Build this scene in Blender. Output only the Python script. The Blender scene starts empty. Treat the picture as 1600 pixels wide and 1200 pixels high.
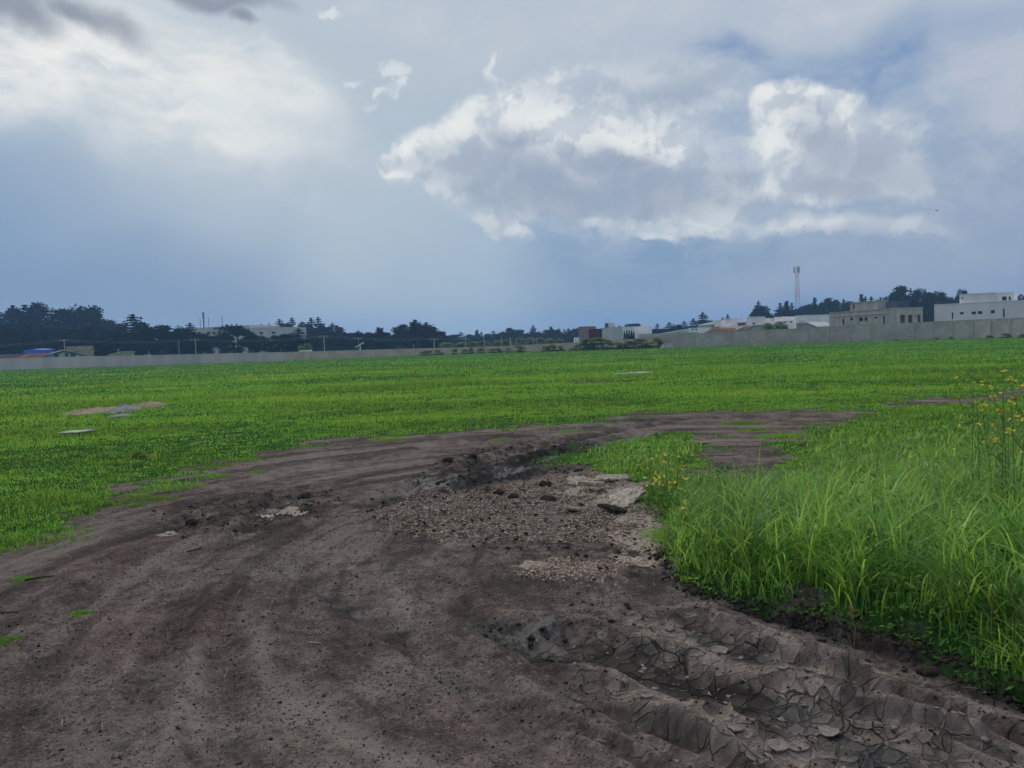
import bpy, math, random
import numpy as np
from mathutils import Vector, Matrix
random.seed(7); rng = np.random.default_rng(11)
S = bpy.context.scene
C = S.collection

# ------------------------------------------------------------------ camera
F = 1202.0; CX, CY = 800.0, 600.0          # photograph pixels (1600 x 1200)
CAMZ = 1.6
PITCH = math.radians(3.0); ROLL = math.radians(2.0)
fwd = Vector((0, math.cos(PITCH), -math.sin(PITCH)))
rt0 = Vector((1, 0, 0)); up0 = rt0.cross(fwd)
rt = rt0 * math.cos(ROLL) - up0 * math.sin(ROLL)
up = up0 * math.cos(ROLL) + rt0 * math.sin(ROLL)
cd = bpy.data.cameras.new("camera"); cam = bpy.data.objects.new("camera", cd); C.objects.link(cam)
cd.sensor_width = 36; cd.lens = 36 * F / 1600; cd.clip_start = 0.05; cd.clip_end = 6000
M = Matrix((rt, up, -fwd)).transposed().to_4x4(); M.translation = Vector((0, 0, CAMZ))
cam.matrix_world = M
S.camera = cam

def ray(px, py):
    return (fwd + rt * ((px - CX) / F) + up * ((CY - py) / F)).normalized()
def at(px, py, Y):                          # the point on a sight line at a distance Y ahead
    d = ray(px, py); t = Y / d.y
    return Vector((0, 0, CAMZ)) + d * t
def gp(px, py, z=0.0):                      # the point where a sight line meets the level ground
    d = ray(px, py); t = (z - CAMZ) / d.z
    p = Vector((0, 0, CAMZ)) + d * t
    return (p.x, p.y)
def azel(px, py):
    d = ray(px, py)
    return math.atan2(d.x, d.y), math.asin(d.z)

# ------------------------------------------------------------------ world
SUN_EL, SUN_AZ = math.radians(40), math.radians(-24)   # azimuth measured from +Y towards +X
W = bpy.data.worlds.new("World"); S.world = W; W.use_nodes = True
nt = W.node_tree; nt.nodes.clear()
class NB:
    """small node builder"""
    def __init__(s, nt): s.nt = nt
    def n(s, typ, **k):
        nd = s.nt.nodes.new(typ)
        for a, b in k.items():
            if a == 'ins':
                for i, v in b.items():
                    if hasattr(v, 'is_output') or isinstance(v, bpy.types.NodeSocket): s.nt.links.new(v, nd.inputs[i])
                    else: nd.inputs[i].default_value = v
            else: setattr(nd, a, b)
        return nd
    def math(s, op, a, b=0.0, c=None, clamp=False):
        ins = {0: a, 1: b}
        if c is not None: ins[2] = c
        return s.n('ShaderNodeMath', operation=op, use_clamp=clamp, ins=ins).outputs[0]
    def vec(s, op, a, b=None, out=0, **kw):
        ins = {0: a}
        if b is not None: ins[1] = b
        return s.n('ShaderNodeVectorMath', operation=op, ins=ins, **kw).outputs[out]
    def sm(s, v, a, b, lo=0.0, hi=1.0, kind='SMOOTHSTEP'):
        return s.n('ShaderNodeMapRange', interpolation_type=kind, ins={0: v, 1: a, 2: b, 3: lo, 4: hi}).outputs[0]
    def noise(s, v, scale, detail=4, rough=.55, out=0, dist=0.0, lac=2.0):
        return s.n('ShaderNodeTexNoise', ins={'Vector': v, 'Scale': scale, 'Detail': detail, 'Roughness': rough, 'Distortion': dist, 'Lacunarity': lac}).outputs[out]
    def mix(s, f, a, b, blend='MIX'):
        nd = s.n('ShaderNodeMix', data_type='RGBA', blend_type=blend)
        for i, v in ((0, f), (6, a), (7, b)):
            if isinstance(v, bpy.types.NodeSocket): s.nt.links.new(v, nd.inputs[i])
            else: nd.inputs[i].default_value = v if i == 0 else (*v, 1.0)[:4]
        return nd.outputs[2]
def srgb(r, g, b):
    f = lambda c: (c / 255 / 12.92) if c / 255 <= .04045 else ((c / 255 + .055) / 1.055) ** 2.4
    return (f(r), f(g), f(b))
def build_world():
    B = NB(nt)
    tc = B.n('ShaderNodeTexCoord').outputs['Generated']
    sep = B.n('ShaderNodeSeparateXYZ', ins={0: tc})
    az = B.math('ARCTAN2', sep.outputs[0], sep.outputs[1])
    el = B.math('ARCSINE', sep.outputs[2])
    P = B.n('ShaderNodeCombineXYZ', ins={0: az, 1: el}).outputs[0]
    # noise vectors that ruffle every edge
    n1 = B.noise(P, 4.5, 2, .5, 1); n2 = B.noise(P, 14.0, 5, .60, 1)
    C5 = (.5, .5, .5)
    big = B.vec('MULTIPLY', B.vec('SUBTRACT', n1, C5), (.10, .06, 0))
    fine = B.vec('MULTIPLY', B.vec('SUBTRACT', n2, C5), (.085, .060, 0))
    PW = B.vec('ADD', P, B.vec('ADD', big, fine))
    PS = B.vec('ADD', P, B.vec('MULTIPLY', B.vec('SUBTRACT', n1, C5), (.22, .12, 0)))
    PM = B.vec('ADD', PS, B.vec('MULTIPLY', B.vec('SUBTRACT', n2, C5), (.05, .035, 0)))
    streak = B.noise(B.vec('MULTIPLY', PS, (1, 2.2, 1)), 6.0, 5, .6)
    wisp = B.noise(B.vec('MULTIPLY', PM, (1.4, 3.2, 1)), 9.0, 6, .62)
    det = B.noise(B.vec('ADD', P, B.vec('MULTIPLY', fine, (.5, .5, 0))), 9.0, 6, .56)
    det2 = B.noise(B.vec('ADD', B.vec('ADD', P, (.010, -.016, 0)), B.vec('MULTIPLY', fine, (.5, .5, 0))), 9.0, 6, .56)
    relief = B.math('SUBTRACT', det, det2)
    token = []
    def blobs(lst, src, soft=.5):
        # each group waits for the one before it, which keeps the shader within its working memory
        if token: src = B.n('ShaderNodeVectorMath', operation='MULTIPLY_ADD', ins={0: token[-1], 1: (1e-7, 1e-7, 0), 2: src}).outputs[0]
        acc = None
        for (x, y, rx, ry, rot) in lst:
            a, e = azel(x, y)
            k = 1 / F * math.cos(math.atan((x - CX) / F)) ** 1.5
            mp = B.n('ShaderNodeMapping', vector_type='TEXTURE',
                     ins={0: src, 1: (a, e, 0), 2: (0, 0, math.radians(-rot)), 3: (rx * k, ry * k, 1)}).outputs[0]
            L = B.vec('LENGTH', mp, out=1)
            m = B.sm(L, 1 + soft, max(0, 1 - soft), 0, 1)
            acc = m if acc is None else B.math('MAXIMUM', m, acc)
        token.append(acc)
        return acc
    mul = lambda a, b: B.math('MULTIPLY', a, b)
    # clear-air part from the sky model, most of it veiled by high cloud
    sky = B.n('ShaderNodeTexSky', sky_type='NISHITA', sun_disc=False, sun_elevation=SUN_EL, sun_rotation=SUN_AZ,
              air_density=1.2, dust_density=2.0, ozone_density=1.5)
    ramp = B.n('ShaderNodeValToRGB', ins={0: B.sm(el, -.05, 1.2, 0, 1, 'LINEAR')})
    cr = ramp.color_ramp
    stops = [(.0, (80, 96, 116)), (.045, (113, 140, 176)), (.09, (110, 138, 178)), (.15, (118, 146, 186)), (.22, (138, 161, 196)),
             (.30, (155, 173, 201)), (.40, (166, 181, 205)), (1., (170, 184, 208))]
    while len(cr.elements) < len(stops): cr.elements.new(.5)
    for e_, (p_, c_) in zip(cr.elements, stops): e_.position = p_; e_.color = (*srgb(*c_), 1)
    col = ramp.outputs[0]
    def layer(col, lst, color, amt=1.0, src=PW, soft=.5, tex=None):
        m = blobs(lst, src, soft)
        if tex is not None: m = mul(m, tex)
        if amt != 1.0: m = mul(m, amt)
        return B.mix(m, col, srgb(*color))
    st = B.sm(streak, .34, .66, .25, 1); wi = B.sm(wisp, .36, .64, .15, 1)
    # broad tone of the sky
    col = layer(col, [(1250, 440, 420, 40, 0), (1480, 330, 260, 120, 0)], (148, 160, 190), .75, PS, .8)
    col = layer(col, [(230, 400, 330, 60, 0), (40, 280, 220, 70, 0)], (100, 132, 176), .55, PS, .8)
    col = layer(col, [(960, 440, 150, 60, 0)], (112, 142, 182), .6, PS, .9)
    col = layer(col, [(640, 340, 110, 170, 40), (720, 440, 90, 90, 50)], (146, 176, 205), .55, PS, .9)
    col = layer(col, [(500, 120, 380, 130, 0), (330, 250, 340, 120, 15), (560, 300, 220, 150, 30)], (170, 184, 203), .85, PS, 1.0)
    col = layer(col, [(130, 150, 330, 62, 10), (-60, 100, 260, 90, 0), (300, 110, 200, 60, 22), (330, 200, 160, 30, 15)], (218, 221, 229), 1, PM, .95, st)
    col = layer(col, [(120, 100, 260, 50, 12), (-40, 110, 200, 60, 0)], (232, 232, 238), .9, PM, .9, wi)
    col = layer(col, [(1250, 8, 560, 52, -3), (900, 30, 260, 62, 0), (1590, 60, 110, 110, 0), (760, 30, 200, 40, 0), (1120, 60, 110, 40, -10)], (188, 194, 213), .95, PM, .75, st)
    col = layer(col, [(1350, 112, 200, 42, -8), (1120, 92, 80, 24, 10), (1470, 75, 70, 22, -10)], (112, 140, 188), .95, PM, .8)
    col = layer(col, [(1490, 150, 52, 26, -12), (1560, 120, 50, 60, 0), (1600, 200, 80, 50, 0)], (182, 187, 209), .9, PM, .5, wi)
    # thin sheet that carries the cumulus
    col = layer(col, [(950, 160, 370, 120, 3), (1250, 230, 290, 150, 3), (1000, 300, 390, 80, 5)], (174, 185, 206), .7, PM, .85, wi)
    # cumulus heaps: (body, shaded belly, sunlit rim), back to front
    def heap(col, body, belly, rim, amt=.92, lit=(208, 213, 226), mid=(170, 181, 204), shade=(142, 155, 181), hard=.47, gain=1.0):
        bm = B.math('ADD', blobs(body, PW, hard), mul(B.math('SUBTRACT', det, .5), 1.1))
        bm = B.sm(bm, .10, .95)
        c = B.mix(B.sm(relief, -.055 / gain, .055 / gain), srgb(*mid), srgb(*lit))
        if belly: c = B.mix(mul(blobs(belly, PM, .75), B.sm(det, .36, .62, 1, .8)), c, srgb(*shade))
        if rim: c = B.mix(mul(blobs(rim, PW, .85), B.sm(relief, -.05, .04, .35, .9)), c, srgb(229, 231, 238))
        return B.mix(mul(bm, amt), col, c)
    col = heap(col, [(1040, 150, 130, 55, 0), (880, 112, 34, 12, 0), (775, 118, 9, 40, 4), (900, 140, 120, 40, 0)], [(1000, 150, 90, 25, 0)], [(775, 105, 9, 28, 4), (880, 108, 34, 8, 0)], .6, mid=(172, 183, 205), lit=(198, 204, 219))
    col = heap(col, [(765, 190, 88, 46, -25), (700, 235, 90, 40, -20), (860, 205, 130, 62, 0), (970, 230, 150, 70, 12), (850, 285, 190, 52, 8), (1050, 300, 170, 52, 6), (740, 325, 90, 18, 28), (640, 262, 50, 20, 10)],
               [(850, 300, 170, 40, 10), (1040, 305, 150, 40, 6), (760, 300, 70, 26, 20), (960, 262, 80, 30, 10), (800, 232, 46, 20, 0)],
               [(712, 188, 42, 30, 0), (790, 172, 46, 28, 0), (650, 232, 44, 10, -20), (880, 195, 80, 26, 0), (1000, 225, 90, 18, 12), (600, 270, 40, 8, 0)])
    col = heap(col, [(1215, 172, 62, 40, 0), (1285, 178, 58, 40, 5), (1260, 225, 110, 55, 0), (1350, 230, 95, 58, 22), (1400, 270, 70, 34, 20), (1250, 290, 110, 30, 0)],
               [(1360, 252, 95, 48, 16), (1280, 235, 60, 42, 0), (1300, 290, 90, 22, 0)],
               [(1205, 150, 50, 18, -5), (1285, 152, 44, 14, 18), (1330, 182, 26, 12, 40), (1385, 184, 34, 8, 18), (1195, 215, 34, 60, 0), (1200, 265, 20, 10, 0)], .95, shade=(156, 166, 190))
    col = heap(col, [(1290, 348, 150, 20, 4), (1060, 358, 110, 13, 8), (745, 350, 36, 9, 25), (1400, 352, 60, 12, 5), (950, 345, 50, 9, 5)], [], [(1230, 350, 120, 9, 2), (1050, 366, 70, 7, 5)], .7, mid=(176, 186, 206), lit=(202, 207, 220), hard=.7)
    # loose puffs
    puff = B.math('ADD', blobs([(425, 118, 52, 22, 40), (462, 152, 28, 14, 30), (372, 92, 32, 12, 5), (598, 102, 18, 20, 10), (612, 130, 12, 20, 10), (590, 145, 22, 8, -35), (570, 172, 30, 9, -8), (532, 128, 24, 9, 0),
                  (512, 14, 18, 9, 0), (325, 160, 26, 12, 0)], PW, .9), mul(B.math('SUBTRACT', wisp, .5), 2.2))
    puff = B.sm(puff, .42, 1.15)
    col = B.mix(mul(puff, .8), col, srgb(206, 214, 226))
    # dark scud over the bright corner
    col = layer(col, [(40, 14, 115, 40, 8), (100, 46, 52, 34, 12), (190, 52, 60, 20, 25), (325, -4, 90, 14, 0), (362, 28, 22, 9, 35)], (118, 128, 152), .9, PM, .75)
    # brightness of the cloud sheet near the sun, above the frame
    a0, e0 = SUN_AZ, SUN_EL
    sd = (math.sin(a0) * math.cos(e0), math.cos(a0) * math.cos(e0), math.sin(e0))
    dot = B.vec('DOT_PRODUCT', tc, sd, out=1)
    glow = B.sm(dot, .955, 1.0, 0, 2.5)
    k = 10.0
    col = B.vec('MULTIPLY', col, (1.02, 1.01, .905))
    colk = B.vec('SCALE', col, out=0); colk.node.inputs['Scale'].default_value = k
    gl = B.vec('SCALE', col, out=0); nt.links.new(B.math('MULTIPLY', glow, k), gl.node.inputs['Scale'])
    tot = B.vec('ADD', colk, gl)
    lift = B.sm(el, .46, .95, 1, 1.7)          # overcast sky brightens towards the zenith
    sc_ = B.vec('SCALE', tot); nt.links.new(lift, sc_.node.inputs['Scale'])
    fin = B.mix(.95, sky.outputs[0], sc_)
    bg = B.n('ShaderNodeBackground', ins={0: fin, 1: .1})
    out = B.n('ShaderNodeOutputWorld', ins={0: bg.outputs[0]})
build_world()
W.cycles.sampling_method = 'MANUAL'; W.cycles.sample_map_resolution = 512

sl = bpy.data.lights.new("sun", 'SUN'); sl.energy = 2.4; sl.angle = math.radians(10); sl.color = (1, .95, .87)
so = bpy.data.objects.new("sun", sl); C.objects.link(so)
sdir = Vector((math.sin(SUN_AZ) * math.cos(SUN_EL), math.cos(SUN_AZ) * math.cos(SUN_EL), math.sin(SUN_EL)))
so.rotation_euler = sdir.to_track_quat('Z', 'Y').to_euler(); so.location = (0, 0, 60)

S.view_settings.view_transform = 'Standard'; S.view_settings.look = 'None'
S.view_settings.exposure = 0.12; S.view_settings.gamma = 1; S.view_settings.use_curve_mapping = False
S.cycles.max_bounces = 5; S.cycles.diffuse_bounces = 3; S.cycles.glossy_bounces = 2
S.cycles.transmission_bounces = 2; S.cycles.volume_bounces = 0; S.cycles.transparent_max_bounces = 6
S.cycles.caustics_reflective = False; S.cycles.caustics_refractive = False
S.cycles.use_denoising = True; S.cycles.use_adaptive_sampling = True; S.cycles.adaptive_threshold = .018

# ------------------------------------------------------------------ helpers
def _hash(ix, iy, seed):
    h = (ix.astype(np.int64) * 374761393 + iy.astype(np.int64) * 668265263 + seed * 1274126177) & 0xffffffff
    h = ((h ^ (h >> 13)) * 1274126177) & 0xffffffff
    return (h ^ (h >> 16)) & 0xffff
def perlin(x, y, seed=0):
    ix = np.floor(x); iy = np.floor(y); fx = x - ix; fy = y - iy
    u = fx * fx * fx * (fx * (fx * 6 - 15) + 10); v = fy * fy * fy * (fy * (fy * 6 - 15) + 10)
    def g(dx, dy):
        a = _hash(ix + dx, iy + dy, seed) * (2 * math.pi / 65536)
        return np.cos(a) * (fx - dx) + np.sin(a) * (fy - dy)
    a = g(0, 0); b = g(1, 0); c = g(0, 1); d = g(1, 1)
    return 1.45 * ((a * (1 - u) + b * u) * (1 - v) + (c * (1 - u) + d * u) * v)
def fbm(x, y, scale, octs=4, seed=0, gain=.5):
    t = 0; amp = 1; tot = 0
    for o in range(octs):
        t = t + amp * perlin(x * scale + o * 17.3, y * scale - o * 9.1, seed + o); tot += amp; amp *= gain; scale *= 2.03
    return t / tot
def ss(a, b, x):
    t = np.clip((x - a) / (b - a), 0, 1); return t * t * (3 - 2 * t)
def polydist(x, y, pts, closed=False):
    """distance to a polyline and length along it; signed (inside +) when closed"""
    n = len(pts); best = np.full(x.shape, 1e9); sb = np.zeros(x.shape); side = np.zeros(x.shape)
    acc = 0; inside = np.zeros(x.shape, bool)
    for i in range(n if closed else n - 1):
        ax, ay = pts[i]; bx, by = pts[(i + 1) % n]; dx, dy = bx - ax, by - ay; L = math.hypot(dx, dy) + 1e-9
        t = np.clip(((x - ax) * dx + (y - ay) * dy) / L / L, 0, 1)
        qx = x - ax - t * dx; qy = y - ay - t * dy; d = np.hypot(qx, qy)
        m = d < best; best = np.where(m, d, best)
        if not closed:
            sb = np.where(m, acc + t * L, sb); side = np.where(m, np.sign(qx * dy - qy * dx), side)
        else:
            c = ((ay > y) != (by > y)) & (x < (bx - ax) * (y - ay) / (by - ay + 1e-12) + ax); inside ^= c
        acc += L
    if closed: return np.where(inside, best, -best)
    return best, sb, side, acc
def G(l): return [gp(*p) for p in l]
def smooth_line(l, k=6):
    """Catmull-Rom through points"""
    P = [l[0]] + list(l) + [l[-1]]; out = []
    for i in range(1, len(P) - 2):
        for j in range(k):
            t = j / k; o = []
            for a in range(2):
                p0, p1, p2, p3 = P[i - 1][a], P[i][a], P[i + 1][a], P[i + 2][a]
                o.append(.5 * (2 * p1 + (p2 - p0) * t + (2 * p0 - 5 * p1 + 4 * p2 - p3) * t * t + (3 * p1 - p0 - 3 * p2 + p3) * t ** 3))
            out.append(tuple(o))
    out.append(tuple(l[-1])); return out

def mk_mesh(name, V, Fs, smooth=False):
    """V (n,3); Fs array (m,3|4) or list"""
    me = bpy.data.meshes.new(name)
    if isinstance(Fs, np.ndarray):
        V = np.ascontiguousarray(V, np.float32); m, k = Fs.shape
        me.vertices.add(len(V)); me.vertices.foreach_set('co', V.ravel())
        me.loops.add(m * k); me.loops.foreach_set('vertex_index', np.ascontiguousarray(Fs, np.int32).ravel())
        me.polygons.add(m); me.polygons.foreach_set('loop_start', np.arange(0, m * k, k, dtype=np.int32))
        if smooth: me.polygons.foreach_set('use_smooth', np.ones(m, bool))
        me.update(calc_edges=True)
    else:
        me.from_pydata([tuple(v) for v in V], [], [tuple(f) for f in Fs])
        if smooth: me.shade_smooth()
    return me
def link(name, me, mat=None, parent=None, loc=None):
    o = bpy.data.objects.new(name, me); C.objects.link(o)
    if mat is not None and me is not None: me.materials.append(mat)
    if parent: o.parent = parent
    if loc is not None: o.location = loc
    return o
def tag(o, label=None, cat=None, group=None, kind=None):
    for k, v in (('label', label), ('category', cat), ('group', group), ('kind', kind)):
        if v: o[k] = v
    return o
def empty(name, loc, rz=0, **k):
    o = bpy.data.objects.new(name, None); C.objects.link(o); o.location = loc; o.rotation_euler = (0, 0, rz)
    o.empty_display_size = .2
    return tag(o, **k)
def copy_tree(o, parent=None):
    c = o.copy(); C.objects.link(c)
    if parent: c.parent = parent
    for ch in list(o.children): copy_tree(ch, c)
    return c
class MB:
    def __init__(s): s.v = []; s.f = []
    def add(s, v, f):
        b = len(s.v); s.v += [tuple(p) for p in v]; s.f += [tuple(i + b for i in q) for q in f]
    def box(s, x0, y0, z0, x1, y1, z1):
        s.add([(x0, y0, z0), (x1, y0, z0), (x1, y1, z0), (x0, y1, z0), (x0, y0, z1), (x1, y0, z1), (x1, y1, z1), (x0, y1, z1)],
              [(3, 2, 1, 0), (4, 5, 6, 7), (0, 1, 5, 4), (1, 2, 6, 5), (2, 3, 7, 6), (3, 0, 4, 7)])
    def prism(s, pts, y0, y1):
        """outline in x,z extruded from y0 to y1"""
        n = len(pts)
        s.add([(p[0], y0, p[1]) for p in pts] + [(p[0], y1, p[1]) for p in pts],
              [tuple(range(n)), tuple(range(2 * n - 1, n - 1, -1))] + [((i + 1) % n, i, i + n, (i + 1) % n + n) for i in range(n)])
    def tube(s, pts, r0, r1=None, n=6):
        if r1 is None: r1 = r0
        pts = [Vector(p) for p in pts]; m = len(pts); V = []; Fc = []
        for i, p in enumerate(pts):
            t = (pts[min(i + 1, m - 1)] - pts[max(i - 1, 0)]).normalized()
            a = t.orthogonal().normalized() if i == 0 else (a - t * a.dot(t)).normalized()
            b = t.cross(a); r = r0 + (r1 - r0) * i / max(1, m - 1)
            for k in range(n):
                w = 2 * math.pi * k / n; V.append(p + a * (r * math.cos(w)) + b * (r * math.sin(w)))
        for i in range(m - 1):
            for k in range(n):
                Fc.append((i * n + k, i * n + (k + 1) % n, (i + 1) * n + (k + 1) % n, (i + 1) * n + k))
        Fc.append(tuple(range(n))[::-1]); Fc.append(tuple((m - 1) * n + k for k in range(n)))
        s.add(V, Fc)
    def build(s, name, mat, parent=None, smooth=False, loc=None):
        return link(name, mk_mesh(name, s.v, s.f, smooth), mat, parent, loc)

def mat(name, col, rough=.9, var=.0, scale=1.0, spec=.3, bump=0.0, col2=None, metallic=0.0, streaks=False, coord='Object'):
    m = bpy.data.materials.new(name); m.use_nodes = True; t = m.node_tree; t.nodes.clear(); B = NB(t)
    tc = B.n('ShaderNodeTexCoord').outputs[coord]
    matte = rough >= .8 and not metallic
    p = B.n('ShaderNodeBsdfDiffuse', ins={'Roughness': .5}) if matte else B.n('ShaderNodeBsdfPrincipled', ins={'Roughness': rough, 'Specular IOR Level': spec, 'Metallic': metallic})
    if streaks: tc = B.vec('MULTIPLY', tc, (1, 1, .25))
    nz = B.noise(tc, scale, 6, .62)
    c2 = col2 or tuple(c * (1 - var) for c in col)
    t.links.new(B.mix(B.sm(nz, .32, .68), c2, col), p.inputs[0])
    if bump:
        bn = B.n('ShaderNodeBump', ins={'Strength': .6, 'Distance': bump, 'Height': B.noise(tc, scale * 5, 5, .6)})
        t.links.new(bn.outputs[0], p.inputs['Normal'])
    o = B.n('ShaderNodeOutputMaterial', ins={0: p.outputs[0]})
    return m

# ------------------------------------------------------------------ lay of the land
DIRT = G([(-420, 935), (-200, 905), (0, 868), (50, 852), (90, 828), (80, 800), (150, 803), (160, 780), (215, 757), (285, 738), (330, 722), (400, 708), (440, 699),
          (500, 688), (560, 681), (650, 679), (760, 672), (870, 664), (950, 655), (1010, 644), (1100, 642), (1180, 642), (1280, 638), (1340, 632),
          (1420, 624), (1520, 616), (1600, 606), (1750, 592), (1900, 588), (1900, 596), (1750, 606), (1600, 622), (1545, 632), (1480, 633), (1400, 638), (1330, 652), (1305, 670),
          (1270, 684), (1225, 690), (1240, 704), (1265, 718), (1245, 742), (1160, 752), (1085, 748), (1060, 728), (1110, 706), (1095, 686), (1030, 680), (960, 690), (915, 706), (925, 735),
          (985, 752), (1020, 775), (1040, 792), (1048, 830), (1042, 870), (1058, 900), (1100, 925), (1160, 945), (1230, 957), (1300, 975), (1400, 998), (1480, 1028),
          (1560, 1066), (1620, 1090), (1750, 1150)]) + [(3.3, 2.2), (4.5, 0.5), (6, -4), (0, -8), (-12, -8), (-14, 2)]
EDGE = G([(1040, 860), (1058, 900), (1100, 925), (1160, 945), (1230, 957), (1300, 975), (1400, 998), (1480, 1028), (1560, 1066), (1620, 1090), (1750, 1150), (2000, 1300)])
CHIP = [G(l) for l in ([(590, 790), (650, 770), (760, 765), (850, 745), (900, 740), (1000, 762), (1035, 800), (1050, 850), (1040, 880), (960, 850), (860, 850), (760, 845), (680, 855), (600, 830)],
                       [(880, 745), (930, 740), (1000, 765), (1035, 790), (1045, 825), (1000, 822), (930, 792)],
                       [(815, 878), (870, 872), (940, 880), (1000, 895), (960, 920), (880, 915), (830, 900)])]
SPOTS = [(1000, 772, .42, .16), (1022, 812, .30, .16), (1015, 850, .28, .12), (930, 758, .30, .12), (960, 785, .30, .1), (440, 802, .22, .09), (262, 832, .10, .08), (835, 883, .12, .05), (1000, 880, .2, .1), (1010, 840, .28, .15), (905, 770, .25, .12), (985, 785, .3, .15)]
DIST = [G(l) for l in ([(240, 800), (330, 780), (420, 765), (520, 768), (560, 790), (480, 815), (400, 835), (290, 840)],
                       [(560, 790), (640, 750), (700, 715), (800, 690), (900, 680), (940, 695), (930, 730), (1030, 770), (1045, 860), (1060, 910), (960, 920), (820, 870), (700, 850), (600, 840)],
                       [(760, 985), (850, 960), (1000, 950), (1100, 930), (1300, 990), (1500, 1040), (1700, 1150), (1900, 1300), (1300, 1300), (1000, 1180), (830, 1060)])]
WET = [G(l) for l in ([(770, 985), (850, 975), (1000, 1000), (1100, 1045), (1260, 1095), (1420, 1150), (1650, 1230), (1500, 1260), (1330, 1200), (1180, 1120), (1040, 1070), (900, 1035), (800, 1010)],
                      [(1060, 965), (1150, 990), (1250, 1030), (1330, 1055), (1390, 1085), (1330, 1085), (1200, 1055), (1080, 1000)],
                      [(1170, 950), (1240, 962), (1330, 990), (1430, 1015), (1520, 1050), (1650, 1110), (1600, 1120), (1470, 1068), (1340, 1020), (1240, 990)],
                      [(640, 760), (700, 738), (780, 715), (880, 690), (900, 700), (860, 720), (840, 748), (760, 756), (700, 765)],
                      [(470, 915), (560, 945), (640, 985), (600, 985), (500, 945)], [(1040, 900), (1120, 935), (1110, 945), (1040, 915)])]
CRK = G([(850, 1010), (980, 960), (1080, 920), (1180, 950), (1300, 1010), (1500, 1070), (1800, 1180), (1900, 1350), (1200, 1300), (1050, 1200), (900, 1080)])
RUTS = [  # points, half width, depth, ridge height, tread
    ([(1050, 964), (1130, 992), (1250, 1030), (1400, 1084), (1600, 1152), (1800, 1215)], .10, .055, .012, 0),
    ([(760, 976), (860, 1000), (980, 1028), (1100, 1070), (1250, 1120), (1420, 1170), (1650, 1240)], .20, .050, .018, 0),
    ([(880, 1085), (1000, 1128), (1080, 1160), (1180, 1205), (1260, 1250)], .06, .036, .016, 0),
    ([(840, 1110), (930, 1150), (1010, 1190), (1060, 1230)], .055, .03, .012, 0),
    ([(1240, 1085), (1380, 1120), (1500, 1150), (1650, 1200)], .045, .03, .010, 0),
    ([(1150, 948), (1250, 975), (1380, 1015), (1480, 1045), (1600, 1096), (1750, 1160)], .09, .08, .0, 0),
    ([(560, 800), (640, 768), (720, 735), (800, 708), (890, 690), (960, 674), (1040, 662)], .20, .04, .018, .004),
    ([(660, 800), (730, 762), (790, 738), (850, 714), (930, 694), (1010, 676)], .18, .035, .016, .004),
    ([(620, 768), (700, 728), (780, 702), (870, 684)], .10, .03, .012, .003),
    ([(380, 838), (400, 815), (430, 790), (470, 775)], .16, .04, .025, .008),
    ([(250, 838), (290, 815), (380, 790), (460, 768), (560, 750)], .12, .03, .02, .004),
    ([(440, 880), (520, 920), (620, 985), (720, 1060), (830, 1150), (900, 1230)], .14, .026, .012, .004),
    ([(580, 880), (700, 940), (790, 990), (900, 1060), (1000, 1130)], .12, .022, .012, .003),
    ([(700, 1010), (780, 1070), (860, 1140), (930, 1210)], .08, .018, .010, .0),
    ([(285, 890), (275, 960), (262, 1010), (230, 1100), (180, 1220)], .13, .024, .012, .004),
    ([(420, 860), (380, 920), (360, 1000), (340, 1100), (330, 1220)], .13, .018, .008, .004),
    ([(150, 900), (105, 970), (60, 1060), (0, 1180)], .14, .018, .008, .004),
    ([(180, 850), (300, 790), (450, 740), (620, 705), (800, 682)], .18, .022, .01, .003),
    ([(640, 700), (800, 682), (950, 664), (1120, 652), (1290, 648)], .3, .03, .02, .0),
    ([(1120, 735), (1200, 712), (1300, 690)], .2, .03, .015, 0),
]
RIDGES = [([(1050, 950), (1150, 976), (1240, 1004), (1340, 1045), (1400, 1070)], .030, .040), ([(960, 1085), (1010, 1108), (1080, 1140), (1160, 1184), (1230, 1250)], .038, .052),
          ([(1060, 1085), (1105, 1108), (1200, 1148), (1300, 1182), (1420, 1225)], .030, .040), ([(1160, 1045), (1225, 1060), (1320, 1088), (1450, 1120), (1600, 1180)], .06, .034),
          ([(860, 1040), (930, 1055), (1000, 1085)], .05, .02), ([(680, 742), (740, 715), (820, 693), (900, 682)], .08, .018),
          ([(880, 752), (930, 745), (1000, 770)], .12, .05), ([(1240, 968), (1330, 1000), (1450, 1040)], .06, .04)]
_ruts = [(smooth_line(G(p), 4), w, d, rd, tr) for p, w, d, rd, tr in RUTS]
_ridges = [(smooth_line(G(p), 4), w, h) for p, w, h in RIDGES]
MOUND = gp(960, 905)

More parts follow.
